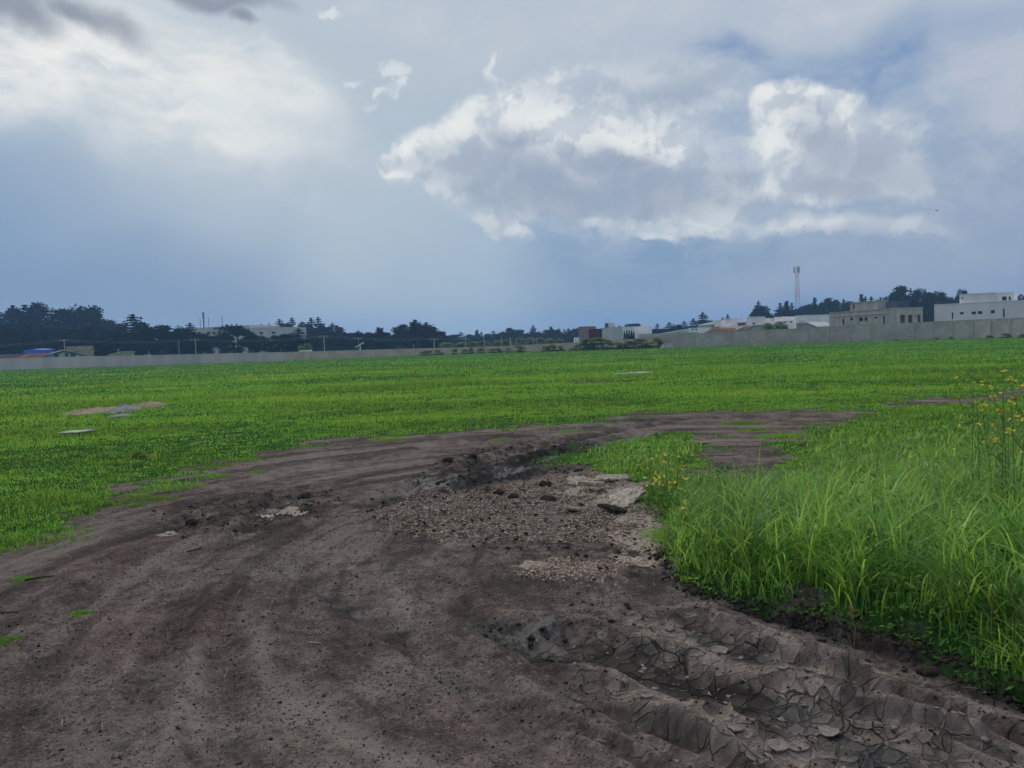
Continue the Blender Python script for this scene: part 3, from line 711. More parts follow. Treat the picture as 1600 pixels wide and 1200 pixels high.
# ------------------------------------------------------------------ loose stuff on the soil
M_chip = mat('pale_chips', (.50, .39, .30), .9, .5, 30); M_clod = mat('soil_clods', (.055, .043, .037), .9, .45, 12, bump=.004)
M_crust = mat('pale_crust', (.50, .42, .33), .9, .42, 26, bump=.008, col2=(.19, .15, .12))
def lumps(n, fn, name, m, lab, smin, smax, flat=.5, power=2.5, cat='rubble'):
    """n small angular stones as one mesh: squashed random octahedra"""
    x, y = fn(n); mk = masks(x, y); n = len(x); sc = smin + (smax - smin) * rng.random(n) ** power
    B0 = np.array([(1, 0, 0), (0, 1, 0), (-1, 0, 0), (0, -1, 0), (0, 0, 1), (0, 0, -1)], float)
    V = B0[None] * rng.uniform(.6, 1.3, (n, 6, 1)) * sc[:, None, None]; V[:, :, 2] *= flat
    V += rng.normal(0, .12, V.shape) * sc[:, None, None]
    a = rng.uniform(0, 6.28, n); ca, sa = np.cos(a)[:, None], np.sin(a)[:, None]
    X = V[:, :, 0] * ca - V[:, :, 1] * sa; Y = V[:, :, 0] * sa + V[:, :, 1] * ca
    tl = rng.normal(0, .3, n)[:, None]; Z = V[:, :, 2] + X * tl
    V = np.stack([X + x[:, None], Y + y[:, None], Z + (mk['h'] + sc * flat * .35)[:, None]], -1).reshape(-1, 3)
    T = np.array([(0, 1, 4), (1, 2, 4), (2, 3, 4), (3, 0, 4), (1, 0, 5), (2, 1, 5), (3, 2, 5), (0, 3, 5)])
    Fa = ((np.arange(n) * 6)[:, None, None] + T[None]).reshape(-1, 3)
    tag(link(name, mk_mesh(name, V, Fa), m), lab, cat, kind='stuff')
def sampler(key, x0, x1, y0, y1, thr=.3):
    def f(n):
        x = rng.uniform(x0, x1, n * 3); y = rng.uniform(y0, y1, n * 3); mk = masks(x, y)
        p = mk[key] if isinstance(key, str) else key(mk)
        k = rng.random(len(x)) < np.clip((p - thr) / (1 - thr), 0, 1); return x[k][:n], y[k][:n]
    return f
lumps(15000, sampler(lambda k: k['chips'] * k['dirt'], -1.5, 1.8, 5.2, 9.5, .15), 'pale_chips', M_chip, 'pale crushed plaster chips strewn over the churned soil', .003, .020, .35, 4)
lumps(8500, sampler(lambda k: k['dist'] * k['dirt'] * (1 - k['crk'] * .9) * (1 - .5 * k['chips']), -4.5, 3, 3.0, 12, .2), 'soil_crumbs', M_clod, 'dark crumbs of churned soil lying along the wheel ruts', .003, .028, .6, 7)
lumps(14000, sampler(lambda k: k['dirt'] * (1 - k['crk']), -4, 3, 2.2, 11, .5), 'soil_grit', mat('soil_grit', (.15, .12, .10), .95, .7, 9), 'fine grit scattered over the whole bare track', .0015, .009, .6, 3.5)
lumps(5000, sampler(lambda k: k['dirt'] * (1 - k['crk'] * .7), -3.5, 2.6, 2.1, 8, .4), 'dark_grit', M_clod, 'dark crumbs of dry earth scattered over the bare track', .0015, .013, .55, 5)
lumps(45000, sampler(lambda k: k['dirt'] * (1 - k['crk'] * .8), -3.2, 2.4, 2.1, 7.5, .3), 'soil_grains', mat('soil_grains', (.16, .128, .110), .95, .6, 5), 'earth grains loosely covering the bare track', .0015, .008, .6, 2.5)
def straw():
    x, y = sampler(lambda k: k['dirt'], -4, 3, 2.2, 9, .4)(260); z = masks(x, y)['h']; n = len(x); a = rng.uniform(0, 6.28, n); L = rng.uniform(.01, .045, n); w = rng.uniform(.0008, .002, n)
    d = np.stack([np.cos(a), np.sin(a), rng.normal(0, .12, n)], 1) * L[:, None]; s = np.stack([-np.sin(a), np.cos(a), 0 * a], 1) * w[:, None]; P = np.stack([x, y, z + .006], 1)
    V = np.stack([P - d - s, P + d - s, P + d + s, P - d + s], 1).reshape(-1, 3)
    tag(link('straw_bits', mk_mesh('straw_bits', V, (np.arange(n) * 4)[:, None] + np.arange(4)[None]), mat('straw', (.40, .32, .20), .85, .6, 3)), 'thin bits of straw littering the bare track', 'litter', kind='stuff')
straw()
def near_edge(n):
    t = rng.random(n * 2); P = smooth_line(EDGE, 5); i = (t * (len(P) - 1)).astype(int); P = np.array(P)
    x = P[i, 0] + rng.normal(-.03, .05, n * 2); y = P[i, 1] + rng.normal(-.02, .05, n * 2); return x[:n], y[:n]
lumps(4500, near_edge, 'bank_crumbs', M_clod, 'black crumbling soil along the broken edge of the verge', .002, .022, .8, 7)

def rock_mesh(name, sx, sy, sz, seed, sub=3, amp=.3):
    import bmesh
    bm = bmesh.new(); bmesh.ops.create_icosphere(bm, subdivisions=sub, radius=1)
    V = np.array([v.co[:] for v in bm.verts])
    nz = fbm(V[:, 0] * 1.3 + seed, V[:, 1] * 1.3 + V[:, 2] * .9, 1.0, 4, seed); V *= (1 + amp * 2 * nz)[:, None]
    V = np.sign(V) * np.abs(V) ** .85 * np.array([sx, sy, sz])
    me = mk_mesh(name, V, [[v.index for v in f.verts] for f in bm.faces], False); bm.free(); return me
CLODS = [(852, 760, .07, 'dark mud clod at the far side of the pale chips'), (803, 778, .07, 'dark mud clod in the middle of the chips'), (857, 782, .08, 'black mud clod in front of the far clods'),
         (700, 722, .075, 'large mud clod thrown up beside the upper rut'), (738, 718, .07, 'rounded mud clod on the crest of the upper rut'), (905, 742, .06, 'dark clod next to the pale crust ridge'),
         (1246, 962, .055, 'upright black clod standing at the edge of the verge'), (1450, 1052, .05, 'brown clod in the gutter near the end of the verge'), (1490, 1056, .04, 'small brown clod at the foot of the bank'),
         (1085, 930, .035, 'small dark clod alone on the smooth mud'), (780, 772, .06, 'small clod among the chips beside a larger one'), (300, 822, .06, 'mud clod in the left churned patch'),
         (690, 752, .08, 'mud clod between the two upper ruts'), (475, 780, .07, 'mud clod behind the pale patch at left'), (1270, 985, .05, 'round clod on the bank below the grass')]
for i, (px, py, s, lab) in enumerate(CLODS):
    cx, cy = gp(px, py); o = link('mud_clod', rock_mesh('mud_clod', s, s * .8, s * .55, i + 3), M_clod, loc=(cx, cy, H(cx, cy) + s * .15))
    o.rotation_euler = (0, 0, i * 1.3); tag(o, lab, 'mud clod', 'larger clods thrown up from the ruts')

def slab(px, py, pts, th, tilt, rz, lab, m=M_crust, name='broken_slab', lift=.0, cat='slab', group=None):
    """an irregular flat plate with crumbly rim, outline given in metres"""
    n = 60; P = []
    for i in range(n):
        t = i / n * len(pts); k = int(t); f = t - k; a = pts[k % len(pts)]; b = pts[(k + 1) % len(pts)]
        j = 1 + random.uniform(-.07, .07) + .13 * math.sin(i * 1.7 + px) * math.sin(i * .61); P.append(((a[0] * (1 - f) + b[0] * f) * j, (a[1] * (1 - f) + b[1] * f) * j))
    V = []; Fs = []
    rings = [0, .5, .85, 1.0, .97, .8]
    zs = [th, th, th * .95, th * .75, .15 * th, 0]
    V.append((0, 0, th + .006))
    for q, zz in zip(rings[1:], zs[1:]):
        for p in P: V.append((p[0] * q, p[1] * q, zz + random.uniform(-.12, .12) * th))
    for i in range(n): Fs.append((0, 1 + i, 1 + (i + 1) % n))
    for r_ in range(4):
        for i in range(n):
            a = 1 + r_ * n + i; b = 1 + r_ * n + (i + 1) % n; Fs.append((a, a + n, b + n, b))
    Fs.append(tuple(1 + 4 * n + i for i in range(n))[::-1])
    cx, cy = gp(px, py); o = link(name, mk_mesh(name, V, Fs), m, loc=(cx, cy, H(cx, cy) + lift)); o.rotation_euler = (tilt[0], tilt[1], rz)
    return tag(o, lab, cat, group)
sg = 'broken pale crust slabs by the verge'
slab(978, 786, [(-.13, -.22), (.02, -.26), (.20, .12), (.16, .26), (-.06, .22), (-.17, .05)], .035, (.18, -.12), -.2, 'largest pale crust slab tilted up against the chips near the verge', lift=.03, group=sg)
slab(905, 757, [(-.16, -.12), (.05, -.16), (.2, .0), (.1, .14), (-.12, .1)], .04, (.2, .1), .3, 'pale crust slab at the far end of the chip heap', lift=.03, group=sg)
slab(922, 768, [(-.14, -.1), (.12, -.12), (.16, .06), (-.02, .12)], .045, (-.1, .12), .1, 'pale crust slab propped over a dark hollow', lift=.04, group=sg)
slab(952, 757, [(-.2, -.08), (.2, -.1), (.24, .08), (-.1, .1)], .03, (.1, .0), .15, 'long pale crust slab beside the grassy rim', lift=.03, group=sg)
slab(1012, 765, [(-.1, -.03), (.1, -.05), (.12, .04), (-.08, .05)], .03, (.25, .1), .4, 'small grey slab leaning out of the weeds', lift=.04, group=sg)
slab(955, 800, [(-.10, -.12), (.06, -.14), (.12, .08), (-.06, .12)], .04, (.1, .2), .7, 'dark broken slab lying against the largest pale one', m=M_clod, lift=.02, group=sg)
slab(893, 800, [(-.07, -.05), (.08, -.06), (.07, .05), (-.06, .06)], .03, (0, .2), .7, 'small pale crust lump in front of the slab heap', lift=.01, group=sg)

# dry curled flakes on the cracked mud
M_flake = mat('dry_mud_flakes', (.225, .185, .16), .85, .35, 30, bump=.002)
def flake(px, py, w, lab, rz):
    n = 9; P = [(math.cos(2 * math.pi * i / n) * w * random.uniform(.55, 1.15), math.sin(2 * math.pi * i / n) * w * random.uniform(.6, 1.3)) for i in range(n)]
    V = [(0, 0, 0)] + [(x * .6, y * .6, .002) for x, y in P] + [(x, y, .006 + random.uniform(-.002, .006)) for x, y in P]
    k = len(V); V += [(a, b, c - .005) for a, b, c in V]
    Fs = [(0, 1 + i, 1 + (i + 1) % n) for i in range(n)] + [(1 + i, 1 + n + i, 1 + n + (i + 1) % n, 1 + (i + 1) % n) for i in range(n)]
    Fs += [tuple(k + j for j in f[::-1]) for f in Fs] + [(1 + n + (i + 1) % n, 1 + n + i, k + 1 + n + i, k + 1 + n + (i + 1) % n) for i in range(n)]
    cx, cy = gp(px, py); o = link('mud_flake', mk_mesh('mud_flake', V, Fs, False), M_flake, loc=(cx, cy, H(cx, cy) + .003)); o.rotation_euler = (random.uniform(-.12, .12), random.uniform(-.12, .12), rz)
    tag(o, lab, 'mud flake', 'curled dry flakes on the cracked mud')
FL = [(1064, 1117, .045, 'pale curled mud flake below the wide wet rut, left of the dry leaf'), (1215, 1172, .05, 'large round curled flake at the bottom of the rut'), (1248, 1177, .04, 'curled flake touching the largest round one'),
      (1294, 1127, .05, 'half-moon flake lying alone in the wet rut'), (1150, 1145, .04, 'flake on the crest between two ruts'), (1122, 1020, .05, 'pale flake at the head of the wet rut'),
      (1224, 1058, .032, 'oval flake on the dry crest above the rut'), (1078, 985, .035, 'flake in the small heap at the end of the ridge'), (1048, 988, .03, 'leftmost flake beside the ridge end'),
      (1330, 1078, .028, 'small white flake on the brown crest'), (1262, 1066, .026, 'thin flake right of the oval one'), (1512, 1128, .04, 'flake on the dry mud nearest the verge end'),
      (1010, 1105, .035, 'flake at the left rim of the wet rut'), (1315, 1028, .05, 'cracked flake at the right end of the long ridge'), (1345, 1170, .018, 'tiny white flake in the dark rut')]
for i, (a, b, c, l) in enumerate(FL): flake(a, b, c, l, i * .9)

lumps(420, sampler(lambda k: k['crk'], .1, 2.6, 2.2, 4.6, .5), 'crust_scraps', M_flake, 'small pale scraps of dried mud peeling in the cracked channel', .006, .026, .10, 3)
lumps(2600, sampler(lambda k: k['crk'] * (1 - .7 * k['wet']), .0, 2.8, 2.2, 4.8, .3), 'channel_crumbs', M_clod, 'crumbs of mud strewn over the cracked channel', .002, .012, .5, 4)
# dry leaf, twigs
def leaf_thing():
    cx, cy = gp(1137, 1102); z = H(cx, cy)
    V = []; Fs = []; n = 8
    for i in range(n + 1):
        t = i / n; w = .016 * math.sin(math.pi * (.08 + .9 * t)) ; zc = .004 + .022 * (t - .45) ** 2 * 3
        V += [(t * .055, -w, zc + .011), (t * .055, 0, zc), (t * .055, w, zc + .013)]
    for i in range(n): a = i * 3; Fs += [(a, a + 3, a + 4, a + 1), (a + 1, a + 4, a + 5, a + 2)]
    e = empty('dry_leaf', (cx, cy, z + .004), 1.1, label='curled tan dry leaf lying in the wet rut', cat='leaf')
    link('blade', mk_mesh('blade', V, Fs, True), mat('dry_leaf', (.50, .30, .16), .7, .4, 60), e)
    s = MB(); s.tube([(-.018, 0, .006), (0, 0, .008), (.012, 0, .008)], .0012); s.build('stalk', mat('leaf_stalk', (.25, .15, .08)), e)
leaf_thing()
M_twig = mat('twigs', (.42, .33, .24), .8, .3, 40); M_twig2 = mat('dark_twigs', (.06, .045, .035), .9, .3, 40)
def twig(px, py, px2, py2, r, lab, m=M_twig, name='twig'):
    a = gp(px, py); b = gp(px2, py2); s = MB(); pts = []
    ox, oy = a; oz = H(*a)
    for i in range(6):
        t = i / 5; x = a[0] * (1 - t) + b[0] * t; y = a[1] * (1 - t) + b[1] * t
        pts.append((x - ox + random.uniform(-.004, .004), y - oy + random.uniform(-.006, .006), H(x, y) - oz + r + .002))
    s.tube(pts, r, r * .7); o = s.build(name, m, loc=(ox, oy, oz)); tag(o, lab, 'twig', 'twigs lying on the bare soil')
twig(481, 1004, 500, 1006, .005, 'short pale stick on the brown soil'); twig(351, 1055, 356, 1042, .002, 'thin straw lying below the short pale stick')
twig(82, 1003, 100, 1001, .002, 'thin pale straw at the left of the track'); twig(40, 908, 84, 901, .006, 'dark twig beside the faint grass sprout', M_twig2)
twig(292, 865, 315, 858, .006, 'dark twig below the left churned patch', M_twig2); twig(0, 958, 30, 957, .004, 'thin dark twig at the left edge of the soil', M_twig2)

# ------------------------------------------------------------------ flowering weeds
M_stem = mat('weed_stems', (.07, .13, .03), .6, .3, 20); M_petal = mat('yellow_petals', (.80, .58, .03), .6, .15, 60); M_white = mat('white_petals', (.75, .75, .68), .6, .1, 60)
M_centre = mat('flower_centre', (.35, .22, .02), .8, .2, 60)
def flower_mesh(r, n=5, cup=.4):
    V = [(0, 0, 0)]; Fs = []
    for k in range(n):
        a = 2 * math.pi * k / n; w = math.pi / n * .8; b = len(V)
        V += [(math.cos(a - w) * r * .6, math.sin(a - w) * r * .6, r * cup * .5), (math.cos(a) * r, math.sin(a) * r, r * cup), (math.cos(a + w) * r * .6, math.sin(a + w) * r * .6, r * cup * .5)]
        Fs.append((0, b, b + 1, b + 2))
    return V, Fs
def plant(x, y, hgt, heads, lab, petal, cat='flowering weed', group=None, fr=.012, cluster=4, leafy=1.0, name='flowering_weed', sway=(0, 0)):
    z0 = H(x, y); e = empty(name, (x, y, z0 - .01), label=lab, cat=cat, group=group); st = MB(); leaves = MB()
    top = Vector((random.uniform(-.06, .06) + sway[0], random.uniform(-.06, .06) + sway[1], hgt))
    main = [Vector((0, 0, 0)), top * .35 + Vector((random.uniform(-.03, .03), 0, 0)), top * .7, top]
    st.tube(main, .0035, .0015, 5); tips = [top]
    for k in range(heads - 1):
        t = random.uniform(.45, .88); p = top * t; a = random.uniform(0, 6.28); l = random.uniform(.10, .24) * hgt / .6
        q = p + Vector((math.cos(a) * l * .6, math.sin(a) * l * .6, l * .8)); st.tube([p, (p + q) / 2 + Vector((math.cos(a) * l * .12, math.sin(a) * l * .12, -.01)), q], .002, .0012, 4); tips.append(q)
    st.build('stem', M_stem, e)
    for k in range(int(70 * leafy)):
        t = random.uniform(.03, .8); p = top * t; a = random.uniform(0, 6.28); l = random.uniform(.03, .085) * (1.1 - t); u = Vector((math.cos(a), math.sin(a), random.uniform(-.1, .7))); s = Vector((-math.sin(a), math.cos(a), 0)) * l * .2
        p2 = p + u * l * .5 + Vector((random.uniform(-.03, .03), random.uniform(-.03, .03), 0)) * (1.2 - t)
        leaves.add([p2, p2 + u * l * .5 + s, p2 + u * l, p2 + u * l * .5 - s], [(0, 1, 2, 3)])
    lo = leaves.build('leaves', M_forb, e)
    for q in tips:
        fm = MB()
        for c in range(cluster):
            V, Fs = flower_mesh(fr * random.uniform(.8, 1.15), 5 if cluster > 1 else 8)
            R = Matrix.Rotation(random.uniform(-.9, .9), 3, 'X') @ Matrix.Rotation(random.uniform(0, 6), 3, 'Z') @ Matrix.Rotation(random.uniform(-.9, .9), 3, 'Y')
            o = Vector((random.uniform(-1, 1), random.uniform(-1, 1), random.uniform(-.3, 1))) * fr * (1.25 if cluster > 1 else 0)
            fm.add([q + o + R @ Vector(v) for v in V], Fs)
        fo = fm.build('flower', petal, e)
    return e
gy = 'yellow flowering weeds at the right edge'
PR = [(1520, 6.2, 598, 4, 'slim yellow-flowered weed, the one farthest left in the tall right cluster'), (1547, 5.8, 602, 7, 'yellow-flowered weed with paired heads second from the left in the tall cluster'),
      (1566, 5.9, 579, 5, 'tallest yellow-flowered weed rising above the right cluster'), (1578, 5.3, 612, 9, 'densest yellow-flowered weed in the middle of the right cluster'),
      (1596, 5.1, 588, 9, 'yellow-flowered weed cut by the right edge of the view'), (1537, 5.6, 628, 4, 'short yellow-flowered weed at the front of the tall cluster'), (1592, 4.9, 628, 7, 'lower yellow-flowered weed in front of the right edge'),
      (1612, 5.4, 600, 6, 'yellow-flowered weed just past the others on the right'), (1576, 5.6, 672, 3, 'low yellow-flowered weed below the tall right cluster')]
for px, Y, py, hd, lab in PR:
    p = at(px, py, Y); plant(p.x, p.y, p.z - H(p.x, p.y), hd, lab, M_petal, group=gy, fr=.0125, cluster=5, leafy=1.2)
gl_ = 'yellow flowering weeds by the pale slabs'
PL = [(1021, 7.4, 718, 5, 'yellow-flowered weed with the brightest head beside the green island'), (1040, 7.3, 711, 4, 'upright yellow-flowered weed above the slabs'), (1055, 7.3, 713, 3, 'yellow-flowered weed farthest right by the bare patch'),
      (1012, 7.0, 747, 6, 'low yellow-flowered weed nearest the slab tip'), (1040, 6.9, 742, 7, 'bushy yellow-flowered weed behind the tall verge corner'), (1062, 6.7, 748, 6, 'yellow-flowered weed in the first tall grass'),
      (1062, 6.0, 785, 4, 'yellow-flowered weed low at the verge corner'), (1090, 5.7, 806, 1, 'single orange-yellow flower in the verge corner')]
for px, Y, py, hd, lab in PL:
    p = at(px, py, Y); plant(p.x, p.y, max(.12, p.z - H(p.x, p.y)), hd, lab, M_petal, group=gl_, fr=.014, cluster=3, leafy=2.2)
SM = [(1249, 7.2, 724, 'lone yellow daisy at the far side of the tall grass'), (1131, 5.0, 891, 'low yellow daisy at the front left of the verge'), (1149, 5.1, 881, 'yellow daisy just behind the front left one'),
      (1293, 4.7, 890, 'yellow daisy in the middle of the verge front'), (1309, 4.7, 894, 'yellow daisy touching its neighbour in the verge front'), (1577, 3.8, 948, 'yellow daisy low at the right end of the verge'), (1591, 3.8, 954, 'lower yellow daisy beside the right end one'),
      (1480, 8.0, 700, 'yellow daisy in the middle weeds'), (1341, 7.5, 727, 'small yellow daisy behind the tall blades')]
for px, Y, py, lab in SM:
    p = at(px, py, Y); plant(p.x, p.y, max(.08, p.z - H(p.x, p.y)), 1, lab, M_petal, group='small yellow daisies in the verge', fr=.014, cluster=1, leafy=.5, name='yellow_daisy', cat='daisy')
WH = [(1438, 7.0, 723, 'white clover head left of its pair in the middle weeds'), (1455, 7.0, 724, 'white clover head right of its pair in the middle weeds'), (1376, 7.0, 742, 'small white flower at the back of the tall grass'), (1500, 6.6, 757, 'small white flower beside the dry brown stalk'),
      (1287, 5.6, 811, 'pale seed head among the tall blades'), (1033, 6.8, 738, 'white flower among the yellow weeds by the slabs')]
for px, Y, py, lab in WH:
    p = at(px, py, Y); plant(p.x, p.y, max(.1, p.z - H(p.x, p.y)), 1, lab, M_white, group='small white flowers in the verge', fr=.012, cluster=3, leafy=.4, name='white_flower', cat='white flower')
# dry brown stalks
M_dry = mat('dry_stalk', (.30, .17, .09), .85, .3, 30)
for i, (px, Y, py, lab) in enumerate([(1560, 6.2, 712, 'reddish brown dry dock stalk in the green weeds'), (1222, 11.5, 655, 'thin dry stalk with pale tip in the bushy tuft'), (1333, 3.95, 952, 'dry straw hanging over the edge of the bank')]):
    p = at(px, py, Y); z0 = H(p.x, p.y); s = MB(); h = max(.15, p.z - z0)
    s.tube([(0, 0, -.01), (.01, 0, h * .5), (-.02, .01, h)], .004, .002, 5)
    for k in range(46 if i == 0 else 12):
        t = random.uniform(.45, 1); a = random.uniform(0, 6.28); q = Vector((.0, 0, h * t)); u = Vector((math.cos(a), math.sin(a), .9)) * random.uniform(.015, .035)
        s.add([q, q + u + Vector((.006, 0, 0)), q + u * 1.3, q + u - Vector((.006, 0, 0))], [(0, 1, 2, 3)])
    tag(s.build('dry_stalk', M_dry, loc=(p.x, p.y, z0)), lab, 'dry stalk')
# broad-leaved weed in the verge front
def broad_weed(px, py, Y, lab):
    p = at(px, py, Y); z0 = H(p.x, p.y); e = empty('broadleaf_weed', (p.x, p.y, z0), label=lab, cat='weed', group='broad-leaved weeds in the verge')
    h = max(.12, p.z - z0)
    for k in range(9):
        a = k * 2.4; L = random.uniform(.10, .17); V = []; n = 6; t0 = h * random.uniform(.35, .9)
        for i in range(n + 1):
            t = i / n; w = L * .24 * math.sin(math.pi * (.05 + .93 * t)) ; rr_ = .02 + L * t; zz = t0 + L * (.6 * t - .75 * t * t)
            c, s = math.cos(a), math.sin(a)
            for q, dz in ((-w, .01), (0, 0), (w, .01)): V.append((c * rr_ - s * q, s * rr_ + c * q, zz + dz))
        Fs = []
        for i in range(n): b = i * 3; Fs += [(b, b + 3, b + 4, b + 1), (b + 1, b + 4, b + 5, b + 2)]
        link('leaf', mk_mesh('leaf', V, Fs, True), M_forb, e)
    s = MB(); s.tube([(0, 0, 0), (0, 0, h * .95)], .005, .003, 5); s.build('stem', M_stem, e)
broad_weed(1140, 858, 5.0, 'broad-leaved dock at the left front of the verge'); broad_weed(1590, 858, 4.2, 'grey-green broad-leaved weed at the right end of the verge'); broad_weed(1345, 832, 4.9, 'light green broad-leaved weed in the middle of the tall grass')
broad_weed(1130, 820, 5.4, 'dark broad-leaved weed near the verge corner')

# patches out in the field
M_sand = mat('yellow_sand', (.36, .28, .19), .95, .35, 2.5, bump=.02); M_gravel = mat('grey_gravel', (.30, .28, .27), .95, .4, 3, bump=.02)
def heap(name, px, py, w, d, h, m, lab, cat, seed, group=None):
    cx, cy = gp(px, py); n, k = 48, 14; V = []; Fs = []
    for i in range(k + 1):
        q = i / k
        for j in range(n):
            a = 2 * math.pi * j / n; e_ = 1 + .35 * float(perlin(np.array([math.cos(a) * 1.3 + seed]), np.array([math.sin(a) * 1.3]), seed)[0])
            x, y = math.cos(a) * w * q * e_, math.sin(a) * d * q * e_
            nz = float(fbm(np.array([x + seed]), np.array([y]), 2.5, 4, seed)[0])
            V.append((x, y, h * (1 - q ** 2) * (1 + 1.3 * nz) + (-.03 if i == k else 0)))
    for i in range(k):
        for j in range(n): Fs.append((i * n + j, i * n + (j + 1) % n, (i + 1) * n + (j + 1) % n, (i + 1) * n + j)[::-1])
    return tag(link(name, mk_mesh(name, V, Fs, False), m, loc=(cx, cy, H(cx, cy) + .02)), lab, cat, group)
gh = 'rubble heaps out in the meadow'
heap('sand_heap', 150, 643, .85, 1.3, .08, M_sand, 'long low heap of yellow sand on the meadow', 'heap', 5, gh)
heap('rubble_heap', 202, 641, .42, 1.1, .12, M_gravel, 'grey rubble heap between two sandy heaps', 'heap', 6, gh)
heap('sand_heap', 229, 638, .42, 1.0, .16, M_sand, 'taller sandy rubble heap at the right of the grey one', 'heap', 7, gh)
heap('gravel_patch', 190, 650, .3, .4, .03, M_gravel, 'small grey gravel patch in front of the heaps', 'gravel patch', 8, gh)
heap('gravel_heap', 1041, 543.5, 1.05, 1.3, .75, mat('pale_gravel', (.34, .33, .31), .95, .3, 1.2), 'grey gravel heap at the foot of the far block wall', 'heap', 9)
M_pad = mat('concrete_pad', (.50, .49, .47), .9, .3, 3)
slab(120, 678, [(-.28, -.22), (.16, -.20), (.30, .18), (.08, .27), (-.26, .16)], .035, (0, 0), 0, 'grey concrete slab lying in the meadow below the sand heaps', m=M_pad, name='concrete_slab', lift=.02)
slab(1000, 585, [(-.45, -.6), (.3, -.5), (.62, .2), (.2, .6), (-.5, .5)], .07, (0, 0), 0, 'white concrete slab far out in the meadow', m=M_pad, name='concrete_slab', lift=.02)
slab(972, 586, [(-.4, -.5), (.2, -.2), (.36, .5), (-.3, .3)], .05, (0, 0), 0, 'greyish slab touching the far white one', m=M_pad, name='concrete_slab', lift=.02)

# ------------------------------------------------------------------ trees
M_pine = mat('pine_needles', (.013, .028, .024), .8, .45, .6); M_leafd = mat('broadleaf_crown', (.024, .046, .024), .8, .45, .5)
M_cyp = mat('cypress_needles', (.016, .034, .022), .8, .4, .6); M_bark = mat('bark', (.09, .07, .055), .95, .4, 2, bump=.02); M_bush = leaf_material('bush_leaves', (.075, .115, .045), (.14, .20, .06), (.20, .25, .08), .4, .8, .5)
def tri_cloud(P, N, size, aspect=.55):
    """flat leaf sprays at P lying roughly along directions N; size array"""
    n = len(P); N = N / (np.linalg.norm(N, axis=1, keepdims=True) + 1e-9); r_ = rng.normal(size=(n, 3)); s = np.cross(N, r_); s /= np.linalg.norm(s, axis=1, keepdims=True) + 1e-9
    sz = size[:, None]; a = P - N * sz * .5; V = np.stack([a, a + N * sz * .45 + s * sz * aspect, a + N * sz * 1.1, a + N * sz * .45 - s * sz * aspect], 1).reshape(-1, 3)
    return V, (np.arange(n) * 4)[:, None] + np.arange(4)[None]
def conifer_proto(kind, seed):
    """unit height, radius about .3: tiers of drooping boughs"""
    r_ = np.random.default_rng(seed); P = []; N = []; Sz = []
    tiers = {'pine': 15, 'cedar': 17, 'cypress': 26}[kind]; wid = {'pine': .26, 'cedar': .34, 'cypress': .15}[kind]
    limbs = []
    for i in range(tiers):
        t = .14 + .86 * i / (tiers - 1)
        rad = wid * (1 - t) ** .62 * (1 + .22 * r_.normal()) + .014
        if kind == 'pine': rad = wid * min(1, 1.25 * (1 - t) ** .6) * (1 + .25 * r_.normal()) * (.6 + .4 * math.sin(math.pi * min(1, t * 1.1))) + .02
        if kind == 'cypress': rad = wid * math.sin(math.pi * min(1, .12 + .88 * (1 - t))) ** .6 * (1 - t * .55) + .01
        nb = int(7 + 5 * (1 - t)); a0 = r_.uniform(0, 6.28)
        for b in range(nb):
            a = a0 + 2 * math.pi * b / nb + r_.normal() * .3; L = abs(rad * r_.uniform(.6, 1.25)); dr = {'pine': .15, 'cedar': -.12, 'cypress': .9}[kind] + r_.normal() * .12
            u = np.array([math.cos(a), math.sin(a), dr]); m = max(5, int(7 + L * 85))
            if L > .12: limbs.append((t, u, L))
            for q in range(m):
                f = (q + r_.random()) / m; w = .010 + .085 * L * (1.2 - f)
                P.append(np.array([0, 0, t]) + u * L * f + r_.normal(size=3) * (w * .8, w * .8, w * .40)); N.append(u + r_.normal(size=3) * .55); Sz.append(r_.uniform(.5, 1.2) * (.020 + .12 * L))
    for q in range(26): P.append([r_.normal() * .008, r_.normal() * .008, 1 - r_.random() * .09]); N.append([r_.normal() * .4, r_.normal() * .4, 1]); Sz.append(.03)
    V, Fq = tri_cloud(np.array(P), np.array(N, float), np.array(Sz)); return V, Fq, limbs
def broad_proto(seed, flat=1.0, lobes=13, nleaf=3400, base=.15, lsz=.034):
    r_ = np.random.default_rng(seed); L = []
    if base == 0:
        for i in range(6):
            a = i * 1.05; L.append((math.cos(a) * .2, math.sin(a) * .2, .12, .17))
    for i in range(lobes):
        z = base + .12 + (.80 - base) * r_.random() ** .8; mx = .30 * math.sin(math.pi * min(.93, (z - base) / (1.02 - base) * .8 + .16))
        a = r_.uniform(0, 6.28); L.append((math.cos(a) * mx * r_.uniform(.3, 1), math.sin(a) * mx * r_.uniform(.3, 1), z, r_.uniform(.09, .18)))
    P = []; N = []; Sz = []
    for k in range(nleaf):
        c = L[r_.integers(len(L))]; d = r_.normal(size=3); d /= np.linalg.norm(d); q = c[3] * r_.random() ** .3 * (1 + .15 * r_.normal())
        P.append((c[0] + d[0] * q, c[1] + d[1] * q, c[2] + d[2] * q * .8 * flat)); N.append(d + r_.normal(size=3) * .8); Sz.append(r_.uniform(.6, 1.35) * lsz)
    V, Fq = tri_cloud(np.array(P), np.array(N), np.array(Sz), .6); V[:, 2] = np.clip(V[:, 2], .01, 1.08); return V, Fq, [(c[2] * .7, np.array([c[0], c[1], c[2] * .3 + .02]) / .3, .28) for c in L[:7]]
